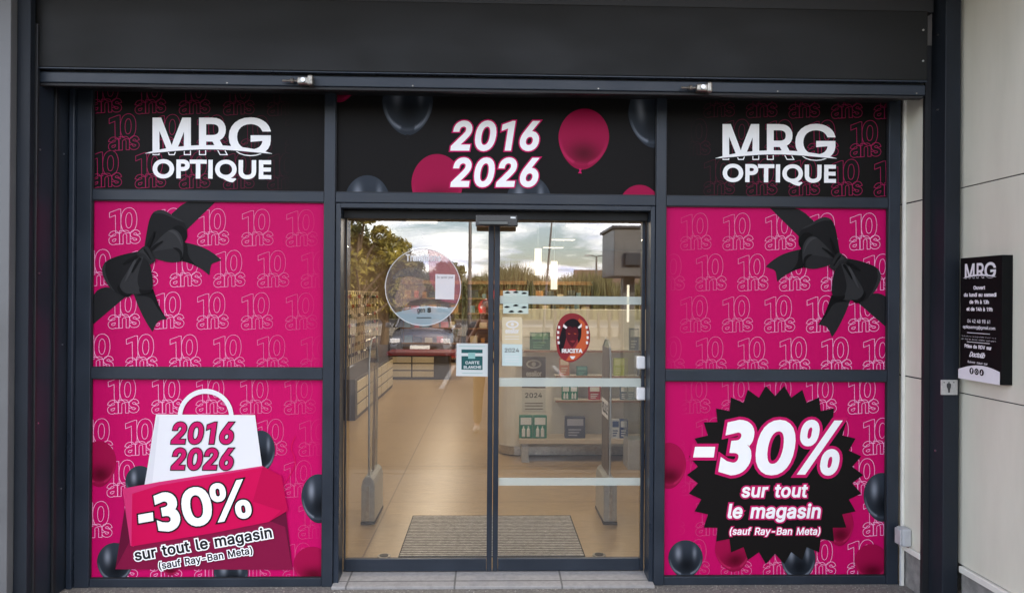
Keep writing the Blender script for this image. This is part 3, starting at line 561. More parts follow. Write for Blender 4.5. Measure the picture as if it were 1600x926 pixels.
# left
XLV = X(104, -.05)
pl = thing('shutter_post', (XLV-.1, -.3, 0), 'dark metal post and deep reveal at the left end of the shop front', 'post', 'shutter posts')
yl = -.42
MB().box(XLV-.15, XLV, yl+.07, -.0, 0, 3.3, b=.003).build('reveal_panel', M_frame, pl)
xa = X(36, yl); xb = X(14, yl-.05)
MB().box(XLV-.13, XLV+.012, yl+.045, yl+.068, 0, 3.3, b=.003).build('guide_slot', M_gap, pl)
MB().box(xb, XLV-.0, yl, yl+.044, 0, 3.75, b=.004).build('post_cover', M_post, pl)
MB().box(XLV+.004, XLV+.018, -.20, -.17, 0, 3.2, b=.002).build('cover_strip', M_gap, pl)
for z in (1.05, 1.9, 2.6):
    MB().tube([(XLV+.0, -.33, z), (XLV+.006, -.33, z)], .005, 8).build('screw', M_screw, pl)
for z in (.62, 1.48, 2.62):
    MB().tube([(XLV+.002, -.10, z), (XLV+.007, -.10, z)], .005, 8).build('screw', M_screw, pl)
pil = thing('pilaster', (-3.2, -.3, 0), 'light grey metal pilaster at the far left edge of the shop front', 'pilaster')
MB().box(-4.2, xb-.002, yl-.05, .1, 0, 3.75, b=.004).build('pilaster_cladding', mat('grey_metal_cladding', (.115, .118, .12), .4, var=.15, vscale=2, rvar=.1), pil)
# header
HY = -.36
hz = (at(36, 105, HY)[2]+at(1449, 129, HY)[2])/2
hx0, hx1 = X(37, HY, 60), X(1450, HY, 60)
hd = thing('shutter_box', (0, HY, hz), 'long dark metal shutter box over the windows and doors', 'shutter box')
ht = at(1000, 9, HY)[2]
MB().box(hx0-.1, hx1+.05, HY+.03, .1, ht+.002, 3.795).build('recess_shade_block', M_gap, hd)  # solid black block stands in for the shade in the gap above the box
MB().box(hx0, hx1, HY, .1, hz+.006, ht, b=.006).build('box_cover', M_header, hd)
MB().box(hx0+.004, hx1-.004, HY-.008, HY+.03, hz-.004, hz+.004, b=.002).build('drip_edge', M_frame2, hd)
MB().box(hx0, hx1, -.20, .06, hz-.03, hz+.002).build('soffit_strip', M_gap, hd)
for z in (hz+.12, hz+.3): MB().tube([(hx1-.03, HY-.001, z), (hx1-.03, HY-.005, z)], .006, 8).build('screw', M_screw, hd)
BY = -.34
bz1 = (at(60, 112, BY)[2]+at(1440, 133, BY)[2])/2; bz0 = (at(60, 131, BY)[2]+at(1440, 153, BY)[2])/2
bar = thing('roller_shutter_bar', (0, BY, bz0), 'rolled up shutter\'s dark end bar with two locks, under the shutter box', 'shutter bar')
bx0, bx1 = X(42, BY, 120), X(1446, BY, 140)
MB().box(bx0, bx1, BY, BY+.05, bz0+.012, bz1, b=.005).build('bar_profile', M_frame, bar)
MB().box(bx0+.01, bx1-.01, BY+.006, BY+.044, bz0-.006, bz0+.0105, b=.003).build('rubber_seal', M_black, bar)
MB().box(bx0, bx1, BY+.02, BY+.03, bz1+.001, bz1+.06).build('shutter_slat', M_gap, bar)
q = MB()
for px in (56, 355, 645, 935, 1215, 1432):
    a = at(px, 120, BY); MB().tube([(a[0], BY-.001, bz0+.022), (a[0], BY-.0035, bz0+.022)], .0045, 8).build('screw', M_brass, bar)
for px, py in ((476, 126.5), (1098, 137.5)):
    a = at(px, py, BY-.03); zc = a[2]
    q = MB(); q.tube([(a[0]-.125, BY-.03, zc-.001), (a[0]-.03, BY-.03, zc)], .006, 10); q.tube([(a[0]-.078, BY-.03, zc), (a[0]-.062, BY-.03, zc)], .014, 10)
    lk = q.build('lock_rod', M_brass, bar, smooth=True)
    q = MB(); q.box(a[0]-.038, a[0]+.046, BY-.048, BY-.001, zc-.022, zc+.020, b=.008); q.box(a[0]+.02, a[0]+.05, BY-.056, BY-.004, zc-.030, zc+.030, b=.009)
    q.build('lock_body', M_brass, lk, smooth=False)
    q = MB(); q.tube([(a[0]-.004, BY-.049, zc), (a[0]-.004, BY-.056, zc)], .013, 14); q.build('lock_cylinder', M_steel, lk)
# unseen canopy, its depth and tan underside set for shade and warm bounce
cn = thing('canopy', (0, -1.2, 3.6), 'shallow unseen canopy that shades and warms the shop front', 'canopy')
MB().box(-4.2, 3.2, -1.35, .12, 3.80, 3.98, b=.01).build('canopy_deck', mat('warm_bounce_soffit', (.60, .40, .19), .7, var=.1, vscale=3), cn)
MB().box(-4.2, 3.2, -1.40, -1.352, 3.74, 4.05, b=.01).build('canopy_fascia', M_frame, cn)
# upper wall and shell of the shop
sb_ = thing('shop_building', (0, 7, 0), 'pale shop building that holds the optician\'s, its walls and flat roof', 'building')
M_shell = mat('outer_wall_paint', (.36, .35, .33), .8, var=.08, vscale=2)
MB().box(-10, 8, .13, .3, 3.45, 4.6).build('upper_wall', M_shell, sb_)
MB().box(-10, -4.202, -.3, .1, 0, 3.9).build('side_front_wall', M_shell, sb_)
MB().box(-10, 8, .3, 16.4, 3.45, 3.7).build('roof', M_shell, sb_)
MB().box(-10, -9.8, .1, 16.4, 0, 3.44).build('side_wall', M_shell, sb_); MB().box(7.8, 8, .1, 16.4, 0, 3.44).build('side_wall', M_shell, sb_); MB().box(-9.8, 7.8, 16.2, 16.4, 0, 3.44).build('rear_wall', M_shell, sb_)
MB().box(-4.2, -2.62, .065, .12, 0, 3.44).build('inner_front_wall', M_shell, sb_); MB().box(XRV+.101, 7.8, .065, .12, 0, 3.44).build('inner_front_wall', M_shell, sb_)
MB().box(-2.62, XRV+.1, .105, .16, ZM1+.05, 3.44).build('lintel', M_shell, sb_)
# cladding wall at the right, running towards the street
cw = thing('cladding_wall', (xwall+.2, -1.6, 0), 'pale panelled side wall at the right, with the black opening hours sign', 'wall')
zj = [(.255, 1.259), (1.265, 2.508), (2.514, 3.79)]
def zw(px, py):                                   # height of a pixel on the wall plane x = xwall
    d = ray(px, py); t = (xwall-CAM[0])/d[0]; return (CAM+d*t)[2]
z1j = zw(1499, 294.5); z2j = zw(1499, 613)
zj = [(.255, z2j-.003), (z2j+.003, z1j-.003), (z1j+.003, 3.79)]
for z0, z1 in zj:
    for y0, y1 in ((-2.05, -.36), (-3.4, -2.058)): MB().box(xwall, xwall+.02, y0, y1, z0, z1, b=.0015).build('cladding_panel', M_clad, cw)
MB().box(xwall+.006, xwall+.3, -3.4, -.36, .255, 3.79).build('wall_core', M_joint, cw)
MB().box(xwall-.022, xwall+.02, -3.4, -.402, .215, .25, b=.003).build('ledge', M_trim, cw)
MB().box(xwall-.004, xwall+.2, -3.4, -.402, 0, .214).build('plinth', M_concrete, cw)
MB().box(xwall+.301, 8, -3.4, -.3, 0, 3.9).build('wing_block', M_shell, cw)

# grit collected along the foot of the frame
n_ = 900; gx = rng.uniform(-2.6, 2.7, n_); gy = -.04-np.abs(rng.normal(0, .07, n_)); ok = ~((gx > XC1-.01) & (gx < XC2+.01) & (gy > -.08)); gx = gx[ok]; gy = gy[ok]
q = MB()
for a_, b_ in zip(gx, gy):
    r_ = random.uniform(.0015, .0055); p_ = [(a_+r_*math.cos(t_)*random.uniform(.6, 1.2), b_+r_*math.sin(t_)*random.uniform(.6, 1.2), 0.0) for t_ in (0, 1.6, 3.2, 4.7)]
    q.add(p_+[(a_, b_, r_*1.1)], [(0, 1, 4), (1, 2, 4), (2, 3, 4), (3, 0, 4)])
tag(q.build('grit', mat('grit_stone', (.30, .28, .24), .9, var=.5, vscale=90)), 'fine grit and gravel gathered along the foot of the frame', 'gravel', kind='stuff')
# ------------------------------------------------------------------ posters on the shop windows
PINK = srgb(191, 8, 92); CRIM = srgb(200, 8, 76)
K_pink = ink('pink_vinyl', PINK); K_blk = ink('black_vinyl', (.0085, .0075, .0070)); K_white = ink('white_ink', (.95, .95, .94))
K_pink2 = ink('magenta_ink', srgb(196, 22, 96)); K_dark = ink('dark_outline_ink', (.012, .011, .012))
K_bag = ink('bag_white_ink', (.76, .76, .77)); K_bagshade = ink('bag_grey_ink', (.68, .68, .70))
K_crim = ink('crimson_ink', srgb(201, 12, 80)); K_crim2 = ink('crimson_fold_ink', srgb(184, 10, 72)); K_crim3 = ink('rose_fold_ink', srgb(206, 52, 110)); K_maroon = ink('maroon_ink', srgb(128, 22, 62)); K_maroon2 = ink('dark_maroon_ink', srgb(98, 18, 50))
K_g = [ink('ribbon_black_ink_%s' % w, srgb(v, v, v+1)) for w, v in (('deep', 14), ('dark', 27), ('mid', 37), ('grey', 47), ('light', 62))]
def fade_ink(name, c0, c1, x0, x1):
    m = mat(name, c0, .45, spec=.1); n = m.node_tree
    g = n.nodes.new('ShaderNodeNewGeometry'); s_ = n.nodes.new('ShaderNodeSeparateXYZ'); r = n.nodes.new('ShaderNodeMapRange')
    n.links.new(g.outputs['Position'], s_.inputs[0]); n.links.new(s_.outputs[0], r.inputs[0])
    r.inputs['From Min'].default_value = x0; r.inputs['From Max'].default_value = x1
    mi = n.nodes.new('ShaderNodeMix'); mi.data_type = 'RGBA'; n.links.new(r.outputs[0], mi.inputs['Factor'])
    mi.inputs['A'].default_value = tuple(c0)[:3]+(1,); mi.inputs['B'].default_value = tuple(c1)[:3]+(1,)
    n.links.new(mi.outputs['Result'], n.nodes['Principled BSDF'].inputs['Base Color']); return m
def fmap(px, py): return at(px, py, 0.0)
def window_panel(x0, x1, z0, z1, filmmat, label, cat='window poster'):
    t = thing('window_poster', ((x0+x1)/2, 0, z0), label, cat, 'printed window posters')
    g = MB(); g.box(x0-.012, x1+.012, .008, .016, z0-.012, z1+.012); g.build('backing_pane', M_gap, t)
    f = MB(); f.box(x0, x1, .0, .006, z0, z1); f.build('vinyl_sheet', filmmat, t)
    e = .0005
    clip = [(Vector((x1-e, 0, 0)), Vector((1, 0, 0))), (Vector((x0+e, 0, 0)), Vector((-1, 0, 0))), (Vector((0, 0, z1-e)), Vector((0, 0, 1))), (Vector((0, 0, z0+e)), Vector((0, 0, -1)))]
    return t, Panel(fmap, clip)
# the repeated "10 ans" in outline, drawn once in a 50 x 58 cell
def make_ten():
    w = .82
    ten = place('1', 4, 23, 40, 37, bold=.052, shear=.04, ang=0)
    zero = place('0', 21, 48.5, 40.5, 38.5, bold=.052, shear=.07)
    an = place('ans', 1.5, 51.5, 57.6, 27, bold=.046, shear=.05, track=-40)
    c = Canvas(-2, -2, 56, 62, .13); m = np.zeros((c.ny, c.nx), bool)
    for part in (ten, zero, an):
        m |= c.fill(grow(part, w*.5)) & ~c.fill(grow(part, -w*.5))
    loops = c.contour(m)
    a = R(-3.2); out = []
    for l in loops:
        X = l[:, 0]-25; Y = l[:, 1]-29
        out.append(np.stack([X*math.cos(a)-Y*math.sin(a), X*math.sin(a)+Y*math.cos(a)], 1))
    return tess(out)
TEN_V, TEN_F = make_ten()
TEN_A = np.array(TEN_V)
def tens(P, spots, m, parent, sx=1.0):
    P.put('outline_lettering', [([(x+25+a*sx, y-29+b) for a, b in TEN_A], TEN_F) for x, y in spots], m, parent)
def row(x, y, n, dx, dy=0): return [(x+i*dx, y+i*dy) for i in range(n)]
def balloon(P, cx, cy, rx, ry, kind, parent, tilt=0, knot=False, glare=True):
    """a printed balloon: egg outline, its shading is part of the print"""
    base = {'pink': ((.33, .004, .055), (.55, .03, .12), (.055, .001, .006)), 'navy': ((.030, .038, .050), (.16, .19, .23), (.0015, .002, .003))}[kind]
    nr, na = 20, 56; V = []; C = []; Fc = []
    for i in range(nr+1):
        r = i/nr
        for k in range(na):
            a = 2*math.pi*k/na; x = math.cos(a); y = math.sin(a)
            yy = y*ry*(1 if y < 0 else 1.12); xx = x*rx*(1-.16*max(0, y)**1.5)
            X = xx*r; Y = yy*r
            u = X/rx; v = Y/ry
            hl = math.exp(-(((u+.42)/.16)**2+((v+.28)/.34)**2))*.9 if (glare and kind == 'navy') else 0
            dk = math.exp(-(((u-.08)/.70)**2+((v-(.55 if kind == 'pink' else .40))/(.42 if kind == 'pink' else .62))**2))
            if kind == 'navy': hl = max(hl*.9, .6*math.exp(-(((u-.52)/.10)**2+((v+.30)/.30)**2)), .8*math.exp(-(((u*u+v*v)**.5-.90)/.035)**2)*max(0, v)*(abs(u) > .25))
            rim = math.exp(-(((u*u+v*v)**.5-.93)/.05)**2)*.55*max(0, v)*(1 if abs(u) > .3 else .3)
            b, h, d = base
            col = [b[j]*(1-dk*.85)+d[j]*dk*.85 + h[j]*rim for j in range(3)]
            col = [c_*(1-hl*.8)+hl*.8*(.30, .33, .38)[j] for j, c_ in enumerate(col)]
            ca, sa = math.cos(R(tilt)), math.sin(R(tilt))
            V.append((cx+X*ca-Y*sa, cy+X*sa+Y*ca)); C.append(col+[1])
    for i in range(nr):
        for k in range(na):
            Fc.append((i*na+k, i*na+(k+1) % na, (i+1)*na+(k+1) % na, (i+1)*na+k) if i else (k, (k+1) % na, na+(k+1) % na, na+k))
    # drop the degenerate centre ring: start from ring 1 with a fan
    V2 = [V[0]]+V[na:]; C2 = [C[0]]+C[na:]
    F2 = [(0, 1+(k+1) % na, 1+k) for k in range(na)]+[(1+(i-1)*na+k, 1+(i-1)*na+(k+1) % na, 1+i*na+(k+1) % na, 1+i*na+k) for i in range(1, nr) for k in range(na)]
    pts = [tuple(P.map(*p)+P.step*(P.k+1)) for p in V2]; P.k += 1
    bm = bmesh.new(); lay = bm.loops.layers.float_color.new('print'); vv = [bm.verts.new(p) for p in pts]
    for f in F2:
        fc = bm.faces.new([vv[i] for i in f])
        for lp, i in zip(fc.loops, f): lp[lay] = C2[i]
    if P.clip:
        for co, no_ in P.clip: bmesh.ops.bisect_plane(bm, geom=bm.verts[:]+bm.edges[:]+bm.faces[:], dist=1e-6, plane_co=co, plane_no=no_, clear_outer=True)
    w = wloc(parent)
    for v in bm.verts: v.co -= w
    me = bpy.data.meshes.new('balloon'); bm.to_mesh(me); bm.free(); me.materials.append(K_print); me.update()
    if sum(p.normal.dot(Vector(P.step))*p.area for p in me.polygons) < 0: me.flip_normals()
    o = link(bpy.data.objects.new('printed_balloon', me), parent)
    if knot:
        ca, sa = math.cos(R(tilt)), math.sin(R(tilt)); b = ry*1.12
        q = [(-2.2, b-1.2), (2.2, b-1.2), (1, b+2.4), (3, b+6), (-3, b+6), (-1, b+2.4)]
        P.poly('balloon_knot', [(cx+x*ca-y*sa, cy+x*sa+y*ca) for x, y in q], K_pink2 if kind == 'pink' else K_dark, o)
    return o
K_print = mat('balloon_print', (.5, .5, .5), .45, spec=.1)
_a = K_print.node_tree.nodes.new('ShaderNodeVertexColor'); _a.layer_name = 'print'
K_print.node_tree.links.new(_a.outputs[0], K_print.node_tree.nodes['Principled BSDF'].inputs['Base Color'])

def logo(P, dx, dy, k, parent, full=True, m=None):
    """MRG in white, cut by a swoosh, outlined below it (drawn in the pixels of the left sign, moved by dx, dy, scaled k)"""
    m = m or K_white
    x0, x1 = 238.5, 423.5; yb, cap = 242.6, 58.5
    A = place('M', 238.5, 298.5, yb, cap, 'I', bold=.035)+[]
    Rr = place('R', 311, 355, yb, cap, 'I', bold=.035)
    Gg = place('G', 357.5, 423.2, yb+.8, cap+.6, 'I', bold=.035)
    c = Canvas(222, 175, 434, 255, .2)
    def cut(h):                                    # swoosh centre line
        t = (c.X-325)/103.0; return 230.2+10.6*np.abs(t)**1.9
    yy = cut(0)
    above = c.Y[:, None] < yy[None, :]
    mk = np.zeros((c.ny, c.nx), bool)
    for g in (A, Rr, Gg):
        f = c.fill(g); inn = c.fill(grow(g, -1.5))
        mk |= (f & above) | (f & ~inn & ~above)
    t = np.clip(np.abs((c.X-326)/100.5), 0, 1); th = 3.3*(1-t**4)
    band = (np.abs(c.Y[:, None]-yy[None, :]) < th[None, :]) & (np.abs(c.X-326) < 100)[None, :]
    gap = (c.Y[:, None] > yy[None, :]+th[None, :]) & (c.Y[:, None] < yy[None, :]+th[None, :]+1.3)
    mk = (mk & ~gap) | band
    lp = [np.stack([325+(l[:, 0]-325)*k+dx, 230+(l[:, 1]-230)*k+dy], 1) for l in c.contour(mk)]
    o = P.put('logo_emblem', [tess(lp)], m, parent)
    if full:
        q = place('OPTIQUE', 238.5, 424, 278.5, 29.5, 'B', bold=.05, ang=-.5, track=35)
        q = [np.stack([325+(l[:, 0]-325)*k+dx, 230+(l[:, 1]-230)*k+dy], 1) for l in q]
        P.put('shop_lettering', [tess(clean(q, .2))], m, parent)
    return o
def thirty(x0, xm, xp, x1, yb, cap, ang=0, shear=0):
    c, sn = math.cos(R(ang)), math.sin(R(ang))
    a = place('30', x0, xm, yb, cap, bold=.056, ang=ang, shear=shear)
    b = place('%', xp, x1, yb-(xp-x0)*sn/c, cap, bold=.030, ang=ang, shear=shear)
    return a+b
def words(P, s, x0, x1, yb, cap, m, parent, bm_=None, border=0, h=.22, name='lettering', **kw):
    l = place(s, x0, x1, yb, cap, **kw)
    if border: P.put('lettering_border', [tess(clean(grow(l, border), h, pad=4))], bm_, parent)
    return P.put(name, [tess(clean(l, h))], m, parent)

# upper left, upper right: black signs
for side in (0, 1):
    t, P = window_panel(XL1 if not side else XR1, XL2 if not side else XR2, ZT0, ZT1, K_blk,
                        'black poster with the white shop logo, above the windows left of the doors' if not side else 'black poster with the white shop logo, above the windows right of the doors')
    if not side:
        sp = row(138.5, 176.5, 5, 69, 1.0)+row(166, 235, 5, 69, 1.0)+row(138.5, 292.5, 5, 69, .8)
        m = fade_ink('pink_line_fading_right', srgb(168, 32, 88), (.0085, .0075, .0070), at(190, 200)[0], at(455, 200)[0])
    else:
        sp = row(1096, 183, 5, 66.5, .6)+row(1058, 243, 5, 66.7, .6)+row(1096, 304.5, 5, 66.5, .5)
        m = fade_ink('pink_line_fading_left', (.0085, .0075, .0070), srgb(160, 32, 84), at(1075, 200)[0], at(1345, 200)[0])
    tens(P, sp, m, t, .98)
    if not side: logo(P, 0, 0, 1, t)
    else: logo(P, 886.5, 8, .955, t)
# centre top
t, P = window_panel(XC1, XC2, ZT0, ZT1, K_blk, 'wide black window poster reading 2016 2026 with balloons, above the sliding doors')
balloon(P, 530, 131, 26, 26, 'pink', t); balloon(P, 637, 160, 39.5, 46, 'navy', t, knot=True); balloon(P, 912, 215, 39.5, 45, 'pink', t, tilt=6, knot=True)
balloon(P, 1016, 180, 34, 46, 'navy', t, tilt=-8); balloon(P, 574, 318, 36, 44, 'navy', t); balloon(P, 683, 288, 40, 47, 'pink', t)
balloon(P, 826, 318, 36, 43, 'navy', t); balloon(P, 999, 327, 33, 38, 'pink', t)
words(P, '2016', 703.5, 844, 236, 46.5, K_white, t, K_pink2, 2.0, bold=.052, shear=.16, track=25)
words(P, '2026', 703.5, 843, 292.5, 45.5, K_white, t, K_pink2, 2.0, bold=.052, shear=.16, track=25)

# middle row: pink with a black bow
BOW = [('ribbon_band', 2, [(520, 38), (672, 38), (500, 205), (440, 110)]), ('ribbon_band', 2, [(40, 508), (120, 462), (215, 520), (40, 668)]),
 ('ribbon_tail', 2, [(500, 250), (560, 262), (620, 285), (660, 312), (690, 340), (665, 349), (640, 358), (634, 385), (630, 415), (590, 382), (540, 356), (495, 343)]),
 ('ribbon_tail', 2, [(250, 500), (345, 488), (370, 560), (392, 600), (420, 632), (398, 636), (375, 642), (360, 665), (347, 696), (322, 660), (300, 620), (272, 562)]),
 ('ribbon_shadow', 0, [(498, 240), (522, 262), (522, 318), (560, 365), (595, 388), (545, 358), (495, 345)]), ('ribbon_shadow', 0, [(300, 505), (350, 482), (382, 575), (418, 632), (370, 578), (340, 520), (262, 516)]),
 ('ribbon_loop', 1, [(305, 285), (312, 240), (322, 180), (332, 135), (350, 100), (385, 87), (420, 98), (455, 122), (490, 138), (512, 160), (520, 190), (522, 228), (505, 252), (480, 300), (380, 300), (325, 295)]),
 ('ribbon_highlight', 3, [(350, 101), (385, 87), (420, 98), (455, 122), (490, 138), (505, 152), (470, 140), (425, 118), (390, 106), (362, 108)]),
 ('ribbon_shadow', 0, [(445, 180), (470, 164), (500, 172), (520, 200), (522, 228), (504, 252), (496, 222), (478, 198)]),
 ('ribbon_loop', 3, [(318, 300), (350, 268), (388, 225), (425, 193), (450, 184), (475, 195), (492, 218), (502, 255), (502, 300), (496, 335), (485, 348), (440, 352), (400, 344), (365, 334), (338, 322)]),
 ('ribbon_fold', 2, [(330, 302), (400, 288), (455, 280), (485, 297), (494, 318), (492, 345), (440, 352), (400, 344), (360, 330)]),
 ('ribbon_highlight', 4, [(425, 194), (452, 190), (474, 205), (488, 235), (496, 275), (480, 236), (455, 206)]),
 ('ribbon_shadow', 0, [(448, 278), (475, 277), (498, 300), (497, 342), (486, 348), (486, 312), (470, 292)]),
 ('ribbon_loop', 1, [(300, 295), (255, 300), (200, 312), (150, 328), (115, 346), (97, 375), (98, 405), (112, 440), (135, 475), (165, 500), (200, 518), (228, 525), (245, 505), (300, 400), (310, 320)]),
 ('ribbon_highlight', 3, [(115, 346), (97, 375), (98, 405), (112, 440), (135, 475), (165, 500), (140, 465), (122, 428), (112, 392), (116, 365)]),
 ('ribbon_loop', 3, [(290, 318), (262, 335), (240, 368), (215, 410), (195, 440), (184, 470), (196, 496), (222, 512), (262, 508), (300, 506), (330, 500), (347, 492), (352, 455), (347, 410), (338, 365), (322, 335)]),
 ('ribbon_fold', 1, [(305, 322), (325, 340), (340, 375), (348, 415), (352, 455), (346, 490), (310, 500), (285, 485), (272, 440), (285, 380)]),
 ('ribbon_shadow', 0, [(182, 462), (196, 492), (222, 508), (250, 506), (228, 527), (200, 518), (180, 498), (172, 478)]), ('ribbon_shadow', 0, [(283, 480), (300, 490), (346, 486), (345, 500), (300, 508), (284, 500)]),
 ('ribbon_highlight', 4, [(240, 368), (262, 336), (270, 345), (250, 385), (228, 430), (210, 450)]),
 ('ribbon_crease', 0, [(308, 290), (330, 245), (356, 195), (362, 197), (352, 240), (330, 285)]), ('ribbon_crease', 0, [(325, 296), (360, 262), (400, 243), (402, 248), (372, 272), (335, 305)]),
 ('ribbon_crease', 0, [(270, 315), (235, 330), (202, 358), (205, 364), (240, 350), (278, 328)]), ('ribbon_crease', 0, [(285, 325), (258, 365), (245, 400), (250, 403), (272, 370), (296, 332)]),
 ('ribbon_knot', 2, [(268, 305), (290, 285), (310, 268), (328, 272), (340, 292), (352, 318), (368, 342), (352, 352), (340, 362), (322, 338), (300, 322), (280, 318)]),
 ('ribbon_highlight', 3, [(282, 300), (305, 282), (318, 290), (335, 322), (345, 345), (330, 332), (312, 308), (295, 305)]),
 ('ribbon_crease', 0, [(308, 280), (320, 290), (346, 335), (340, 338), (320, 308), (305, 290)])]
def smooth(p, it=2):
    p = np.array(p, float)
    for _ in range(it):
        q = np.roll(p, -1, 0); a = p-np.roll(p, 1, 0); b = q-p
        out = []
        for i in range(len(p)):
            ca = np.dot(a[i], b[i])/(np.hypot(*a[i])*np.hypot(*b[i])+1e-9)
            if ca < .35: out.append(p[i])            # keep real corners
            else: out += [p[i]-.25*a[i], p[i]+.25*b[i]]
        p = np.array(out)
    return p
for side in (0, 1):
    t, P = window_panel(XL1 if not side else XR1, XL2 if not side else XR2, ZM0, ZM1, K_pink,
                        'pink window poster with a black printed bow in its top left corner' if not side else 'pink window poster with a black printed bow in its top right corner')
    if not side:
        sp = row(167, 381.5, 5, 69.2, .8)+row(126, 446.5, 6, 68.3, .5)+row(166, 512.5, 5, 69.3, .5)+row(125, 578.5, 6, 68.3, .5)
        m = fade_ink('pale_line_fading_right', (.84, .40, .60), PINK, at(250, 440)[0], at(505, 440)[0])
    else:
        sp = row(1059.6, 390, 5, 66, 0)+row(1018, 453.8, 6, 65.3, 0)+row(1059, 518.6, 5, 65.7, 0)+row(1018, 582.5, 6, 65.3, .3)
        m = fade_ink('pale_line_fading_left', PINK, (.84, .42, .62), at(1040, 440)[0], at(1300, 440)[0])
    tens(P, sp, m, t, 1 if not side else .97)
    P2 = Panel(P.map, P.clip); P2.k = P.k
    bow = None
    P.k += 1
    for nm, g, pts in BOW:
        q = smooth([(130+x/3.192, 300+y/3.192) for x, y in pts])
        if side: q = np.stack([1311-(q[:, 0]-227)*.965, q[:, 1]*.985+16.2], 1)
        P.step = np.array([0, -.00025, 0]); P.k += 1
        par = t if bow is None else bow
        if bow is None:
            P.k += 4; bow = P.poly('printed_bow', q, K_g[g], t)
        else: P.poly(nm, q, K_g[g], bow)

# lower left: shopping bag
t, P = window_panel(XL1, XL2, ZB0, ZB1, K_pink, 'pink window poster with a white shopping bag, balloons and the -30% offer')
sp = row(165, 645.5, 5, 69, .2)+row(124, 710.5, 6, 68, .2)+row(164, 775, 5, 69, .2)+row(123, 839.5, 6, 68, .2)+row(163, 903.5, 5, 69, .2)
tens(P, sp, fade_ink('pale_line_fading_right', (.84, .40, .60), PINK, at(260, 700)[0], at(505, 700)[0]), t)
balloon(P, 155, 722, 27, 34, 'pink', t); balloon(P, 219, 752, 23, 25, 'navy', t); balloon(P, 408, 703, 22, 31, 'navy', t)
balloon(P, 498, 776, 27, 36, 'navy', t); balloon(P, 180, 877, 28, 30, 'navy', t); balloon(P, 361, 894, 27, 24, 'navy', t); balloon(P, 488, 881, 29, 28, 'pink', t); balloon(P, 267, 884, 14, 12, 'pink', t)
st = [(463, 680), (457, 692), (456, 702), (461, 712), (463, 724), (458, 734), (452, 745), (445, 755)]
st = smooth(st+[(x-1.3, y) for x, y in st[::-1]]); P.poly('balloon_string', st, K_crim, t)
P.poly('maroon_bag_side', [(196, 792), (447, 795), (457.5, 888.6), (181, 887.8)], K_maroon2, t)
P.poly('maroon_bag', [(206, 840), (300, 835), (420, 812), (446, 822), (457.5, 888.6), (181, 887.8)], K_maroon, t)
hc = Canvas(270, 600, 380, 655, .25)
d = np.hypot((hc.X[None, :]-322)/43.5, (hc.Y[:, None]-650)/43.0); d2 = np.hypot((hc.X[None, :]-322)/36.5, (hc.Y[:, None]-650)/35.5)
P.put('bag_handle', [tess(hc.contour((d < 1) & (d2 > 1) & (hc.Y[:, None] < 649)))], K_bag, t)
P.poly('white_bag', [(244.8, 646.7), (399.2, 647.7), (410.5, 730), (226.5, 760)], K_bag, t)
P.poly('bag_crease', [(225.8, 762), (246, 650), (250, 650), (238, 762)], K_bagshade, t)
P.poly('rose_fold', [(192.5, 762.5), (235, 755), (210, 852.5), (205, 851)], K_crim3, t)
P.poly('crimson_banner', [(208, 768), (250, 752.5), (330, 740), (411.6, 727.2), (441, 742.5), (447.3, 779.6), (450.8, 796), (420.5, 814), (330, 832), (206.5, 852)], K_crim, t)
P.poly('banner_edge', [(193.5, 762), (250, 751.5), (411.6, 726.5), (411.6, 729), (250, 757), (208, 770)], K_crim3, t)
P.poly('banner_fold', [(411.6, 727.2), (441, 742.5), (447.3, 779.6), (450.8, 796), (420.5, 814), (440, 796), (396, 782), (405, 750)], K_crim2, t)
words(P, '2016', 268.5, 367, 692.3, 33.5, K_pink2, t, K_dark, 1.5, bold=.052, shear=.14, track=20)
words(P, '2026', 268.5, 366.5, 732.6, 33.5, K_pink2, t, K_dark, 1.5, bold=.052, shear=.14, track=20)
# digits on the banner, climbing to the right
l = thirty(250, 338, 337, 397, 830.3, 60, 9.8)
l.append(np.array([(217.5, 802.5), (240.5, 798.5), (241.5, 811.7), (218.5, 815.7)])[::int(np.sign(sum(area(q) for q in l))) or 1])
if area(l[-1])*sum(area(q) for q in l[:-1]) < 0: l[-1] = l[-1][::-1]
P.put('lettering_border', [tess(clean(grow(l, 2.4), .25, pad=5))], K_dark, t); P.put('lettering', [tess(clean(l))], K_white, t)
words(P, 'sur tout le magasin', 213.5, 430, 874.2, 17.5, K_dark, t, K_white, 1.9, bold=.042, ang=9.7, track=10, h=.18)
words(P, '(sauf Ray-Ban Meta)', 251, 398.5, 887.4, 11.2, K_dark, t, K_white, 1.5, bold=.036, ang=9.6, track=10, h=.16)

# lower right: starburst
t, P = window_panel(XR1, XR2, ZB0, ZB1, K_pink, 'pink window poster with a black starburst, balloons and the -30% offer')
sp = row(1058, 645.3, 5, 65.8, .1)+row(1018, 709, 6, 65.3, .1)+row(1057, 772.5, 5, 65.8, .1)+row(1018, 835.8, 6, 65.3, .1)+row(1057, 899, 5, 65.8, .1)
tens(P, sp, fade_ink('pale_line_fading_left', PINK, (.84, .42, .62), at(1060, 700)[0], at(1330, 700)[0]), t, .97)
balloon(P, 1045, 725, 27, 34, 'pink', t); balloon(P, 1378, 774, 29, 36, 'navy', t); balloon(P, 1071, 871, 27, 28, 'navy', t); balloon(P, 1144, 858, 27, 31, 'pink', t, tilt=-10, knot=True)
balloon(P, 1247, 872, 27, 31, 'navy', t); balloon(P, 1361, 876, 26, 27, 'pink', t); balloon(P, 1311, 818, 22, 30, 'pink', t)
star = []
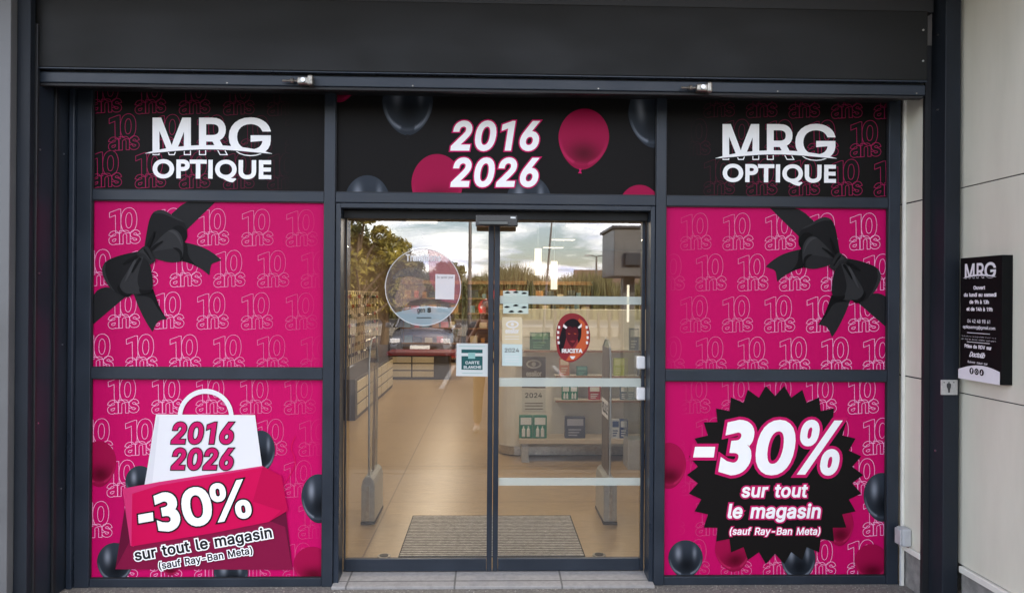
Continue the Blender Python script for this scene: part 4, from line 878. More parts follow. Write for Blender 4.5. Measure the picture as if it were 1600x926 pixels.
for i in range(30):
    a = R(6+12*i); star.append((1210.5+137.5*math.sin(a), 741-139.5*math.cos(a))); a = R(12+12*i); star.append((1210.5+121*math.sin(a), 741-123*math.cos(a)))
P.poly('starburst', star, K_blk, t)
l = thirty(1121, 1247, 1239, 1320, 740.6, 84.5, 0, .17)
l.append(np.array([(1085.5, 697), (1117, 697), (1114.8, 713.5), (1082.5, 713.5)], float))
if area(l[-1])*sum(area(q) for q in l[:-1]) < 0: l[-1] = l[-1][::-1]
P.put('lettering_border', [tess(clean(grow(l, 4.8), .3, pad=7))], K_pink2, t); P.put('lettering', [tess(clean(l))], K_white, t)
words(P, 'sur tout', 1157, 1262.5, 776, 21.5, K_white, t, K_pink2, 2.3, bold=.046, shear=.16, track=15, h=.2)
words(P, 'le magasin', 1135.5, 1282, 808.6, 23, K_white, t, K_pink2, 2.3, bold=.046, shear=.16, track=10, h=.2)
words(P, '(sauf Ray-Ban Meta)', 1138.5, 1281.5, 834, 11.4, K_white, t, K_pink2, 1.5, bold=.036, shear=.16, track=10, h=.16)
# ------------------------------------------------------------------ things on the wall and post
def Xp(px, py, X_):                               # point of the plane x = X_ at a pixel
    d = ray(px, py); t = (X_-CAM[0])/d[0]; return CAM+d*t
XF = xwall-.06
ya = Xp(1500, 490, XF)[1]; yb_ = Xp(1565.3, 490, XF)[1]
zt = (Xp(1500, 403.9, XF)[2]+Xp(1565.3, 397.6, XF)[2])/2; zb = (Xp(1500, 592, XF)[2]+Xp(1565.3, 599.8, XF)[2])/2
hs = thing('opening_hours_sign', (xwall-.03, (ya+yb_)/2, zb), 'black box sign with white opening hours and logo, on the pale right wall', 'sign')
K_sign = mat('black_sign_face', (.0045, .005, .005), .6, spec=.12, var=.2, vscale=6); K_sw = ink('white_sign_ink', (.72, .72, .74))
MB().box(XF+.001, xwall-.001, yb_, ya, zb, zt, b=.002).build('sign_case', K_sign, hs)
def smap(u, v): return np.array([XF, ya+(yb_-ya)*((u-388)/237), zt-(zt-zb)*(v-75)/694])
PS = Panel(smap, None, (-.0006, 0, 0))
def sw(s, u0, u1, v, cap, **kw): words(PS, s, u0, u1, v, cap, K_sw, hs, h=.7, name='lettering', **kw)
PL = Panel(lambda px, py: smap(407+(px-228)*.955, 110+(py-184)*1.45), None, (-.0006, 0, 0)); PL.k = 0
logo(PL, 0, 0, 1, hs, full=False, m=K_sw)
sw('Ouvert', 468, 535, 258, 21, bold=.06); sw('du lundi au samedi', 412, 597, 298, 22, bold=.06); sw('de 9h à 13h', 446, 558, 338, 22, bold=.06); sw('et de 14h à 19h', 430, 578, 378, 22, bold=.06)
sw('04 42 48 98 61', 436, 566, 445, 20, bold=.02); sw('optiquemrg@gmail.com', 410, 594, 478, 18, bold=.03)
PS.poly('divider', [(436, 500), (566, 500), (566, 503.5), (436, 503.5)], K_sw, hs); PS.poly('divider', [(436, 552), (566, 552), (566, 555.5), (436, 555.5)], K_sw, hs)
sw('Vous pouvez aussi prendre rendez-vous', 404, 600, 525, 8, bold=.0); sw('en ligne avec votre opticien', 404, 600, 542, 8, bold=.0)
sw('Prise de RDV sur', 424, 578, 588, 21, bold=.05); sw('Doctolib', 452, 545, 637, 30, bold=.04, shear=.35); sw('Suivez-nous sur', 444, 558, 672, 13, bold=.02)
arc = [(388, 769), (388, 715)]+[(388+i*237/16, 715-36*math.sin(math.pi*(i/16)*.86+.0)) for i in range(1, 17)]+[(625, 769)]
PS.poly('white_arc', arc, K_sw, hs)
for i, cx in enumerate((469, 499, 529)):
    b = PS.poly('social_badge', ellipse(cx, 716, 12.5, 18), K_sign, hs)
    if i == 0: PS.put('badge_symbol', [tess(clean(place('f', cx-4, cx+5, 727, 22, bold=.08), .4))], K_sw, b)
    elif i == 1: PS.put('badge_symbol', [tess(clean([ellipse(cx, 716, 6.5, 9.5)], .3, sub=[ellipse(cx, 716, 4.6, 7)]))], K_sw, b)
    else: PS.put('badge_symbol', [tess(clean(place('J', cx-5, cx+3, 727, 21, bold=.08), .4))], K_sw, b)
# key switch plate on the post
a = at(1469.5, 616.3, -.402); b = at(1495.5, 593, -.402)
ks = thing('key_switch_plate', ((a[0]+b[0])/2, -.401, a[2]), 'small square silver plate with a pictogram, on the dark post beside the sign', 'switch plate')
MB().box(a[0], b[0], -.409, -.4005, a[2], b[2], b=.002).build('plate', mat('plate_aluminium', (.5, .49, .46), .45, metal=.3, var=.15, vscale=50), ks)
PK = Panel(lambda px, py: at(px, py, -.4095))
sym = PK.poly('pictogram', smooth([(1479, 599), (1482.5, 597.5), (1486, 599), (1486, 604), (1484.5, 608), (1484, 613), (1481.5, 613), (1481, 608), (1479.2, 604)]), mat('pictogram_ink', (.04, .04, .04), .5), ks)
for cx in (1475, 1482.5, 1490): PK.poly('pictogram_dot', ellipse(cx, 597, 1, 1, 10), bpy.data.materials['pictogram_ink'], ks)
# grey outlet box on the reveal
a = at(1390, 848, -.06); b = at(1404, 822.5, -.06)
ob = thing('outlet_box', (XRV-.03, -.09, a[2]), 'small grey weatherproof outlet box low on the pale reveal', 'outlet box')
MB().box(XRV-.06, XRV-.001, -.14, -.057, a[2], b[2]+.01, b=.012).build('box_body', M_grey_pl, ob)
MB().box(XRV-.071, XRV-.061, -.132, -.066, a[2]+.008, b[2]+.002, b=.004).build('flap', M_grey_pl, ob)
MB().tube([(XRV-.02, -.047, 0.0), (XRV-.02, -.047, a[2]+.02), (XRV-.02, -.07, a[2]+.02)], .007, 8).build('cable_pipe', M_grey_pl, ob)

# ------------------------------------------------------------------ stickers on the doors (they lie on the glass)
GY = DY-.0048
PG = Panel(lambda px, py: at(px, py, GY), None, (0, -.0004, 0))
def film(name, c, a, rough=.4):
    m = mat(name, c, rough); n = m.node_tree; p = n.nodes['Principled BSDF']; p.inputs['Alpha'].default_value = a; return m
K_cl = film('clear_pinkish_film', (.62, .55, .58), .10); K_rose = film('rose_film', (.60, .12, .20), .30); K_ring = film('white_ring_film', (.85, .85, .85), .55)
K_blue = film('pale_blue_film', (.42, .60, .66), .45); K_skin = film('printed_skin_tone', (.60, .40, .32), .22); K_hat = film('printed_hat_tone', (.16, .17, .19), .22); K_wht = film('white_film', (.8, .8, .8), .75); K_ink = ink('black_print', (.02, .02, .02))
rs = thing('round_window_sticker', tuple(at(662, 509, GY)), 'large round see-through sticker with a man\'s profile and lens advert, on the left door', 'sticker')
PG.k = 0
PG.poly('film_disc', ellipse(661, 448.5, 59.5, 60.5, 72), K_cl, rs)
def sec(f): return f
half = [(668, 389)]+[(661+59*math.sin(R(t)), 448.5-60*math.cos(R(t))) for t in range(8, 118, 6)]+[(690, 470), (672, 440)]
PG.poly('rose_area', half, K_rose, rs)
PG.poly('printed_hat', smooth([(613, 432), (622, 424), (632, 419), (640, 417), (655, 419), (668, 425), (673, 433), (668, 438), (655, 434), (640, 430), (625, 432), (614, 437)]), K_hat, rs)
PG.poly('printed_face', smooth([(626, 434), (640, 431), (655, 435), (662, 437), (661, 444), (666, 452), (661, 455), (660, 462), (654, 468), (640, 470), (632, 478), (618, 480), (617, 462), (623, 450)]), K_skin, rs)
PG.poly('printed_sunglasses', smooth([(640, 437), (660, 438), (660, 446), (650, 447), (644, 442)]), K_hat, rs)
low = [(661+59*math.sin(R(t)), 448.5+60*math.cos(R(t))) for t in range(-48, 62, 6)]+[(700, 481), (664, 478), (636, 484)]
PG.poly('pale_blue_area', low, K_blue, rs)
ring = Canvas(598, 385, 726, 512, .3); d = np.hypot((ring.X[None, :]-661)/59.5, (ring.Y[:, None]-448.5)/60.5)
PG.put('white_ring', [tess(ring.contour((d < 1) & (d > .977)))], K_ring, rs)
words(PG, 'Transitions', 634, 689, 408, 11, K_wht, rs, bold=.04, h=.2)
PG.poly('white_card', [(680.5, 428), (711, 429), (709.5, 468), (680, 467)], K_wht, rs)
words(PG, 'En savoir plus', 683, 708, 435, 4, K_ink, rs, h=.15)
words(PG, 'gen', 652, 664, 488, 8, K_ink, rs, bold=.02, h=.15); words(PG, 'S', 667.5, 673.5, 488, 7.5, K_ink, rs, bold=.08, h=.15)
PG.poly('text_line', [(651, 495.5), (674, 495.5), (674, 496.7), (651, 496.7)], K_ink, rs)
# carte blanche
PG.k = 0
cb = thing('square_window_sticker', tuple(at(738, 588, GY)), 'white square sticker with a green emblem reading CARTE BLANCHE, on the left door', 'sticker')
K_cw = film('sticker_white', (.60, .64, .62), .93); K_grn = ink('dark_green_print', (.022, .095, .095)); K_lg = ink('pale_green_print', (.25, .45, .42))
PG.poly('paper', [(713.5, 536), (763, 536.5), (762, 588), (712.5, 587)], K_cw, cb)
PG.poly('green_band', [(721, 545.5), (754, 545.8), (754, 551.5), (721, 551.2)], K_grn, cb); PG.poly('green_square', [(721, 556), (754, 556.3), (754, 577.5), (721, 577)], K_grn, cb)
PG.poly('emblem', [(731.5, 550.5), (742.5, 550.5), (742.5, 560), (731.5, 560)], K_lg, cb)
words(PG, 'CARTE', 727, 749, 568.5, 4.6, K_cw, cb, bold=.05, h=.14); words(PG, 'BLANCHE', 724.5, 752, 575.5, 4.6, K_cw, cb, bold=.05, h=.14)
PG.poly('text_line', [(717, 540), (758, 540.4), (758, 541.2), (717, 540.8)], K_lg, cb); PG.poly('text_line', [(722, 582), (754, 582.4), (754, 583.2), (722, 582.8)], K_lg, cb)
# devil sticker
PG.k = 0
dv = thing('oval_devil_sticker', tuple(at(895, 566, GY)), 'oval red and orange sticker with a horned dark red face, on the right door', 'sticker')
c1, c2, c3, c4, c5 = [ink(n_, c_) for n_, c_ in (('red_print', (.24, .028, .032)), ('orange_print', (.50, .10, .035)), ('dark_red_print', (.09, .012, .018)), ('near_black_print', (.014, .010, .012)), ('cream_print', (.75, .70, .66)))]
PG.poly('oval', smooth([(895, 488.5), (908, 492), (917, 502), (922, 518), (922, 535), (917, 548), (908, 558), (897, 565), (888, 566), (876, 560), (870, 548), (868.5, 530), (869.5, 512), (875, 498), (884, 490.5)]), c1, dv)
PG.poly('orange_cloak', smooth([(905, 497), (914, 504), (919, 520), (919, 538), (910, 552), (898, 563), (884, 563), (893, 550), (903, 538), (907, 522), (901, 506)]), c2, dv)
PG.poly('black_hair', smooth([(881, 505), (888, 499), (897, 497), (905, 502), (909, 512), (908, 528), (904, 536), (900, 520), (886, 520), (882, 540), (876, 552), (872, 538), (876, 520)]), c4, dv)
PG.poly('devil_face', smooth([(884, 511), (894, 508), (903, 512), (904, 524), (900, 534), (894, 543), (888, 536), (884, 526)]), c3, dv)
PG.poly('horn', [(880.5, 506), (886.5, 511), (884.5, 513.5), (879.5, 510)], c5, dv); PG.poly('horn', [(909, 505), (902.5, 511.5), (905, 513), (909, 510)], c5, dv)
for ex in (889, 898.5): PG.poly('eye', [(ex-2.4, 520), (ex+2.4, 521), (ex, 522.3)], c2, dv)
PG.poly('mouth', [(890, 532.5), (895, 531), (899, 532.5), (895, 535.5)], c1, dv)
PG.poly('forelock', [(884, 505), (895, 512), (905, 503), (895, 499)], c4, dv)
for i, (x, y) in enumerate([(873.5, 511), (872, 519), (871.8, 527), (872.8, 535), (916.5, 511), (918, 519), (918, 527), (917, 535)]): PG.poly('side_mark', [(x-1.7, y-2.3), (x+1.6, y-2), (x+1.7, y+2), (x-1.5, y+2.3)], c5, dv)
words(PG, 'RUCITA', 877.5, 910, 551, 6.6, c5, dv, bold=.08, h=.15)
PG.poly('small_mark', [(890, 556), (899, 556), (896, 560.5), (893, 560.5)], c5, dv)
# tall cream sticker and the eye-tests above it
PG.k = 0
es = thing('tall_cream_sticker', tuple(at(799, 571, GY)), 'tall cream and ice blue sticker reading essilor 2024, left side of the right door', 'sticker')
K_cr = film('cream_film', (.66, .56, .36), .85); K_bl = film('ice_blue_film', (.55, .68, .66), .85)
PG.poly('cream_part', [(784.5, 495), (816, 495.5), (816, 537.5), (784.5, 537)], K_cr, es); PG.poly('blue_part', [(784.5, 537.2), (816, 537.8), (816, 571.5), (784.5, 571)], K_bl, es)
eye = clean([ellipse(800.5, 506.5, 10, 6)], .2, sub=[ellipse(800.5, 506.5, 7.5, 3.6)]); PG.put('eye_mark', [tess(eye)], K_wht, es); PG.poly('eye_dot', ellipse(800.5, 506.5, 2.6, 2.6, 16), K_wht, es)
words(PG, 'essilor', 789.5, 811, 520.5, 7.5, K_wht, es, bold=.05, h=.16); words(PG, '2024', 788.5, 811, 550, 6.4, ink('grey_print', (.16, .17, .16)), es, bold=.03, h=.16)
for y in (525, 529, 556, 560, 564): PG.poly('text_line', [(789, y), (811, y), (811, y+.9), (789, y+.9)], K_wht, es)
PG.k = 0
ey = thing('eyes_sticker', tuple(at(805, 491, GY)), 'pale sticker printed with rows of dark eyes, above the cream sticker on the right door', 'sticker')
PG.poly('paper', [(786, 454), (825.5, 454.5), (825.5, 490), (786, 489.5)], film('pale_green_paper', (.58, .70, .62), .8), ey)
for i, (x, y) in enumerate([(793, 457), (806, 456.5), (819, 458), (792, 479.5), (806, 477), (819, 480), (799, 486.5), (813, 486.5)]):
    PG.poly('printed_eye', smooth([(x-5, y+.5), (x, y-2.6), (x+5, y+.2), (x, y+1.8)]), K_ink, ey)

# ------------------------------------------------------------------ shop interior
def fl(px, py, z=FZ): d = ray(px, py); t = (z-CAM[2])/d[2]; return CAM+d*t
M_floor = tilemat('tan_floor_tiles', (.40, .28, .145), (.38, .265, .137), (.22, .14, .07), 2.4, 1.35, off=0, mortar=.007, var=.26, ox=.85, oy=.95, grain=(1.2, 12, 1), rough=.30)
struct(mesh_obj('shop_floor', [(-9.8, DY+.041, FZ-.002), (7.8, DY+.041, FZ-.002), (7.8, 16.2, FZ-.002), (-9.8, 16.2, FZ-.002)], [(0, 1, 2, 3)], M_floor))
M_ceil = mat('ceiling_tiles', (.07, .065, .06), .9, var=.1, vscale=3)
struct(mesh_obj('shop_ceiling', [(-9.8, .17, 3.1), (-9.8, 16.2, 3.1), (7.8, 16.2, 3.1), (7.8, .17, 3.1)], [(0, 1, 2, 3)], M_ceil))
M_pwall = mat('cream_wall_paint', (.74, .70, .60), .7, var=.05, vscale=3)
M_wood = mat('warm_wood', (.26, .13, .055), .45, var=.35, vscale=3, stretch=(1, 1, 8), bump=.05)
M_iwall = mat('brown_wall_paint', (.12, .08, .05), .8, var=.15, vscale=2)
iw = thing('interior_wall', (-2.75, 8, FZ), 'brown inner wall along the left side of the shop', 'wall')
MB().box(-2.85, -2.75, .2, 15.6, FZ, 3.09).build('wall_face', M_iwall, iw)
iw = thing('interior_wall', (0, 15.7, FZ), 'brown rear wall closing the far end of the shop', 'wall')
MB().box(-2.75, 5, 15.6, 15.7, FZ, 3.09).build('wall_face', M_iwall, iw)
iw = thing('interior_wall', (4.5, 8, FZ), 'cream inner wall along the right side of the shop', 'wall')
MB().box(4.4, 4.5, .2, 15.59, FZ, 3.09).build('wall_face', M_pwall, iw)
# mat
m0 = fl(622, 870); m1 = fl(640, 805.5); mx0, mx1 = m0[0], fl(915, 870)[0]
em = thing('entrance_mat', ((mx0+mx1)/2, (m0[1]+m1[1])/2, FZ), 'ribbed metal and brush entrance mat just inside the doors', 'mat')
MB().box(mx0, mx1, m0[1], m1[1], FZ, FZ+.004).build('mat_frame', M_joint, em)
q = MB(); q2 = MB(); n_ = 26; dy = (m1[1]-m0[1]-.02)/n_
for i in range(n_):
    y = m0[1]+.01+i*dy
    q.box(mx0+.01, mx1-.01, y, y+dy*.36, FZ+.004, FZ+.010); q2.box(mx0+.01, mx1-.01, y+dy*.42, y+dy*.94, FZ+.004, FZ+.008)
q.build('metal_ribs', mat('mat_rib_aluminium', (.55, .53, .49), .5, metal=.5, var=.3, vscale=30), em); q2.build('brush_strips', mat('brush_brown', (.05, .04, .03), .95, var=.4, vscale=60), em)
for px, py, w in ((600, 868.5, 'left'), (936, 867, 'right')):
    c = fl(px, py); t = thing('floor_socket', tuple(c), 'round brass floor socket at the %s of the entrance mat' % w, 'floor socket', 'floor sockets')
    q = MB(); q.tube([(c[0], c[1], FZ), (c[0], c[1], FZ+.006)], .045, 24); q.build('ring', M_brass, t); q = MB(); q.tube([(c[0], c[1], FZ+.006), (c[0], c[1], FZ+.009)], .03, 20); q.build('cap', M_black, t)
# anti-theft gates
M_dwood = mat('printed_dark_wood', (.10, .07, .045), .4, var=.6, vscale=6, stretch=(3, 3, .6))
def gate(px, py, sgn, label, banner):
    c = fl(px, py); y0 = c[1]+.0; t = thing('security_gate', (c[0], y0+.25, FZ), label, 'security gate', 'anti-theft gates at the entrance')
    x = c[0]
    q = MB(); q.box(x-.055, x+.055, y0+.01, y0+.47, FZ, FZ+.022, b=.006); q.build('foot_plate', M_black, t)
    # casing: tapered front with rounded shoulders
    prof = [(-.052, 0), (.052, 0), (.052, .27), (.04, .32), (.018, .345), (-.018, .345), (-.04, .32), (-.052, .27)]
    q = MB(); q.prism([(x+a, FZ+.022+b) for a, b in prof], 1, y0+.015, y0+.46); q.build('base_casing', M_alu, t, bevel=.006)
    q = MB(); q.box(x-.014, x+.014, y0+.006, y0+.0145, FZ+.03, FZ+.30, b=.003); q.build('front_groove', M_steel, t)
    top = 1.42
    outl = [(y0+.05, FZ+.34), (y0+.43, FZ+.34), (y0+.45, FZ+top-.2), (y0+.40, FZ+top-.06), (y0+.30, FZ+top), (y0+.17, FZ+top), (y0+.07, FZ+top-.06), (y0+.03, FZ+top-.2)]
    q = MB(); q.prism(outl, 0, x-.006, x+.006); q.build('clear_panel', M_clear, t)
    q = MB(); lp = [(x, a, b) for a, b in outl]; q.tube([lp[0]]+lp[7:1:-1]+[lp[1]], .007, 8); q.build('panel_rim', M_alu, t, smooth=True)
    if banner:
        b = MB(); b.box(x-.012, x-.008, y0+.07, y0+.40, FZ+.37, FZ+top-.06); bo = b.build('printed_banner', M_dwood, t)
        PB = Panel(lambda u, v: np.array([x-.0124, y0+.40-u*.0033, FZ+.84+.0033*(30-v)]), None, (-.0005, 0, 0))
        PB.poly('white_label', [(0, 0), (100, 0), (100, 42), (0, 42)], K_white, bo)
        words(PB, 'PILLULE', 8, 92, 33, 24, K_ink, bo, h=.5, bold=.06)
    else:
        b = MB(); b.prism(smooth([(y0+.18, FZ+.36), (y0+.27, FZ+.36), (y0+.32, FZ+.6), (y0+.26, FZ+.8), (y0+.33, FZ+1.0), (y0+.25, FZ+1.2), (y0+.2, FZ+1.0), (y0+.22, FZ+.8), (y0+.17, FZ+.6)]), 0, x+.008, x+.010); b.build('printed_branch', M_dwood, t)
gate(574, 820, 1, 'grey anti-theft gate with a clear panel, left of the entrance mat', False)
gate(954, 820, -1, 'grey anti-theft gate with a dark printed banner, right of the entrance mat', True)

# curved display partition on the right
b0 = fl(780, 712); PY = b0[1]; px0 = b0[0]
pw = thing('display_partition', (px0+1.4, PY, FZ), 'cream display partition with shelves and a silver skirting, inside on the right', 'partition')
ht_ = 1.62
def rnd(x0, y0, x1, y1, r, n=8):
    return [(x0+r-r*math.cos(R(a)), y0+r-r*math.sin(R(a))) for a in np.linspace(0, 90, n)]+[(x1, y0), (x1, y1), (x0, y1)]
q = MB(); q.prism(rnd(px0, PY, px0+3.4, PY+.5, .22), 2, FZ+.105, FZ+ht_); q.build('partition_wall', M_pwall, pw)
q = MB(); q.prism(rnd(px0-.008, PY-.008, px0+3.4, PY+.5, .225), 2, FZ+.012, FZ+.104); q.build('skirting', M_steel, pw)
q = MB(); q.prism(rnd(px0+.02, PY+.02, px0+3.4, PY+.5, .2), 2, FZ, FZ+.011); q.build('shadow_gap', M_joint, pw)
def zat(py, Y, px=900): return at(px, py, Y)[2]
SYF = PY-.34
def shelf(x0, x1, py, name='display_shelf', label='', dep=.24, th=.022, m=None):
    z = zat(py, PY-dep); t = thing(name, ((x0+x1)/2, PY-dep/2, z-th), label, 'shelf', 'shelves on the display partition')
    MB().box(x0, x1, PY-dep, PY-.001, z-th, z, b=.003).build('board', m or M_pwall, t)
    q = MB(); q.box(x0, x1, PY-dep-.006, PY-dep-.0005, z-th-.002, z+.001, b=.001); q.build('front_edge', M_wood, t)
    return z
sx0 = at(868, 600, PY-.24)[0]; sx1 = px0+3.3
zA = shelf(sx0, sx1, 625, label='lower wall shelf, with a red box, on the cream partition')
zB = shelf(sx0, sx1, 587, label='middle wall shelf on the cream partition, just above the second frosted stripe')
zC = shelf(px0+.25, sx1, 547, label='upper wall shelf on the cream partition, behind the oval sticker')
zD = zat(686, SYF)
bn = thing('display_bench', (at(905, 686, SYF)[0], PY-.18, FZ), 'low pale bench carrying lens cleaner boxes, in front of the cream partition', 'bench')
bx0 = at(811, 686, SYF)[0]; bx1 = px0+3.0
M_bench = mat('pale_laminate', (.55, .47, .36), .4, var=.08, vscale=3)
MB().box(bx0, bx1, SYF, PY-.012, zD-.05, zD, b=.004).build('bench_top', M_bench, bn)
for x in (bx0+.03, at(985, 700, SYF)[0], bx1-.1): MB().box(x, x+.075, SYF+.02, PY-.03, FZ, zD-.051, b=.003).build('leg', M_grey_pl, bn)
# product boxes
def pbox(px, z, Y, w, h, d, col, label, kind, acc=(.7, .72, .7), twin=False, grp='boxes on the display shelves'):
    x = at(px, 640, Y)[0]
    t = thing(kind, (x, Y+d/2, z), label, 'box', grp)
    c = mat('carton_print_%d' % len(bpy.data.materials), col, .4, var=.1, vscale=20); c2 = mat('carton_panel_%d' % len(bpy.data.materials), acc, .4)
    MB().box(x-w/2, x+w/2, Y, Y+d, z+.0005, z+h, b=.002).build('carton', c, t)
    q = MB(); q.box(x-w*.40, x+w*.40, Y-.0015, Y-.0004, z+h*.60, z+h*.92); q.build('top_label', c2, t)
    q = MB()
    if kind == 'lens_cleaner_box':
        for s in (-.18, .18): q.tube([(x+s*w-.0, Y-.004, z+h*.08), (x+s*w, Y-.004, z+h*.40), (x+s*w, Y-.004, z+h*.46), (x+s*w, Y-.004, z+h*.54)], [w*.13, w*.13, w*.05, w*.05], 8)
    else:
        for k in range(3): q.box(x-w*.34, x+w*(.1+.1*k), Y-.0015, Y-.0004, z+h*(.12+.13*k), z+h*(.18+.13*k))
    q.build('printed_pictures', c2, t)
GR = (.012, .20, .115); BL = (.02, .06, .20)
yb2 = SYF+.06
pbox(822, zD, yb2, .145, .24, .07, GR, 'green and white lens solution box, left of the pair on the bench', 'lens_cleaner_box')
pbox(844, zD, yb2, .145, .24, .07, GR, 'green and white lens solution box, right of the pair on the bench', 'lens_cleaner_box')
pbox(899, zD, yb2, .215, .225, .09, (.05, .06, .10), 'wide navy and grey box in the middle of the bench', 'product_box', (.35, .36, .42))
pbox(962, zD, yb2, .085, .20, .07, (.50, .54, .58), 'white box with blue lines, behind the gate banner on the bench', 'product_box', BL)
pbox(975, zD, yb2, .085, .20, .07, BL, 'deep blue box right of the white one on the bench', 'product_box', (.6, .62, .65))
pbox(884, zA, PY-.2, .085, .15, .06, GR, 'small green and white box, left of the pair on the lower shelf', 'lens_cleaner_box')
pbox(896.5, zA, PY-.2, .085, .15, .06, GR, 'small green and white box, right of the pair on the lower shelf', 'lens_cleaner_box')
pbox(929, zA, PY-.2, .13, .15, .06, (.38, .012, .02), 'red box with pale panels on the lower shelf', 'product_box')
pbox(975, zA, PY-.2, .08, .15, .06, (.14, .20, .28), 'small slate blue box on the lower shelf, right of the gate', 'product_box')
pbox(986, zA, PY-.2, .08, .15, .06, (.34, .40, .46), 'small pale grey box on the lower shelf, by the door edge', 'product_box')
pbox(881.5, zB, PY-.2, .11, .19, .05, (.45, .14, .05), 'orange box with cream stripes on the middle shelf', 'product_box', (.62, .5, .35))
pbox(909, zB, PY-.2, .12, .10, .05, (.015, .12, .11), 'low teal box on the middle shelf', 'product_box', (.1, .3, .25))
pbox(967, zB, PY-.2, .12, .19, .05, (.36, .44, .06), 'lime green box on the middle shelf, right of the gate', 'product_box', (.5, .55, .2))
pbox(1001, zB, PY-.2, .06, .17, .05, (.03, .05, .12), 'narrow navy box at the door edge of the middle shelf', 'product_box')
pbox(843, zC, PY-.2, .22, .19, .04, (.03, .12, .06), 'dark green framed box on the upper shelf, left of the oval sticker', 'product_box', (.12, .3, .16))
pbox(990, zC, PY-.2, .10, .24, .05, (.10, .13, .15), 'tall slate box on the upper shelf near the door edge', 'product_box', (.4, .42, .4))
# cards on the partition
PP = Panel(lambda px, py: at(px, py, PY-.003), None, (0, -.0006, 0))
c_b = ink('brown_poster_print', (.15, .11, .075)); c_o = ink('off_white_print', (.62, .60, .52))
es2 = thing('brown_wall_poster', tuple(at(833, 606, PY)), 'brown poster with a white eye and the word essilor, on the cream partition', 'poster')
PP.poly('paper', [(815.5, 557), (852.5, 557.3), (852.5, 606), (815.5, 605.5)], c_b, es2)
PP.put('eye_mark', [tess(clean([ellipse(834, 568.5, 12, 6.8)], .2, sub=[ellipse(834, 568.5, 9, 4.6)]))], c_o, es2); PP.poly('eye_dot', ellipse(834, 568.5, 3.4, 3.4, 18), c_o, es2)
words(PP, 'essilor', 822, 846.5, 587.5, 8.5, c_o, es2, bold=.05, h=.15)
PP.k = 0
yc = thing('year_card', tuple(at(833, 643, PY)), 'off white card reading 2024, below the brown poster on the partition', 'card')
PP.poly('paper', [(815.5, 607.5), (852.5, 608), (852.5, 643.5), (815.5, 643)], c_o, yc); words(PP, '2024', 820.5, 847, 621, 7.5, K_ink, yc, bold=.02, h=.15)
for y in (629, 633, 638): PP.poly('text_line', [(820, y), (848, y), (848, y+1.2), (820, y+1.2)], c_b, yc)
# tester counter with drawers, left
M_dark = mat('dark_counter_paint', (.045, .035, .032), .4, var=.15); M_cream = mat('cream_drawer', (.62, .55, .40), .4, var=.06, vscale=3); M_redtop = mat('dark_red_top', (.22, .018, .022), .35, var=.15)
c0 = fl(555, 657); c1_ = fl(604, 604)
ct = thing('drawer_counter', (c0[0]-.3, (c0[1]+c1_[1])/2, FZ), 'long dark counter with cream drawers along the left wall', 'counter')
CX = c0[0]; cy0, cy1 = c0[1], c1_[1]; ch = .58
MB().box(-2.74, CX, cy0, cy1, FZ, FZ+ch, b=.005).build('counter_body', M_dark, ct)
n_ = 5
for i in range(n_):
    y0 = cy0+.12+(cy1-cy0-.15)*i/n_; y1 = cy0+.12+(cy1-cy0-.15)*(i+1)/n_-.06
    for k in range(3): MB().box(CX, CX+.014, y0, y1, FZ+.06+k*.17, FZ+.06+k*.17+.145, b=.003).build('drawer', M_cream, ct)
f0 = fl(606, 592); f1 = fl(702, 592); FY = f0[1]
ct = thing('drawer_counter', ((f0[0]+f1[0])/2, FY+.4, FZ), 'wide far counter with cream drawers and a dark red top', 'counter')
MB().box(f0[0], f1[0], FY, FY+.8, FZ, FZ+.5, b=.005).build('counter_body', M_dark, ct)
MB().box(f0[0]-.03, f1[0]+.15, FY-.04, FY+.84, FZ+.501, FZ+.58, b=.01).build('counter_top', M_redtop, ct)
for i in range(2):
    for k in range(3):
        w_ = (f1[0]-f0[0]-.4)/2; MB().box(f0[0]+.04+i*(w_+.03), f0[0]+.04+i*(w_+.03)+w_, FY-.014, FY, FZ+.05+k*.15, FZ+.05+k*.15+.125, b=.003).build('drawer', M_cream, ct)
# frame display panel with glasses
rk = thing('glasses_display', (-2.6, (cy0+cy1)/2, FZ+ch), 'tall pegged display of glasses above the left counter', 'display')
rx = -2.35; rz0, rz1 = FZ+ch, FZ+1.85
MB().box(-2.74, rx-.02, cy0, cy1+1.2, rz0+.001, rz1, b=.004).build('back_board', mat('display_board', (.42, .34, .22), .5, var=.12), rk)
q = MB()
for i in range(26): y = cy0+.05+i*(cy1+1.1-cy0)/26; q.box(rx-.019, rx-.010, y, y+.025, rz0+.02, rz1-.02)
q.build('peg_rails', M_dark, rk)
def glasses_mesh():
    q = MB()
    for s in (-1, 1):
        pts = [(s*.034+.026*math.cos(a), 0, .018*math.sin(a)) for a in np.linspace(0, 2*math.pi, 13)]
        q.tube(pts, .0042, 5, caps=False)
        q.tube([(s*.062, 0, .008), (s*.066, .02, .006), (s*.062, .12, -.002)], .003, 5)
    q.tube([(-.010, 0, .006), (0, -.003, .010), (.010, 0, .006)], .003, 5)
    return q
gm = [glasses_mesh().build('eyeglasses', m_, None, smooth=True) for m_ in (mat('black_acetate', (.012, .010, .010), .2), mat('tortoise_acetate', (.10, .035, .012), .2, var=.5, vscale=60), mat('red_acetate', (.25, .02, .02), .2), mat('pale_metal_frame', (.6, .55, .45), .3, metal=.8))]
names = ['black glasses', 'tortoise glasses', 'red glasses', 'pale metal glasses']
first = set(); rows = 7; cols_ = 17
ordn = ['top', 'second', 'third', 'fourth', 'fifth', 'sixth', 'lowest']
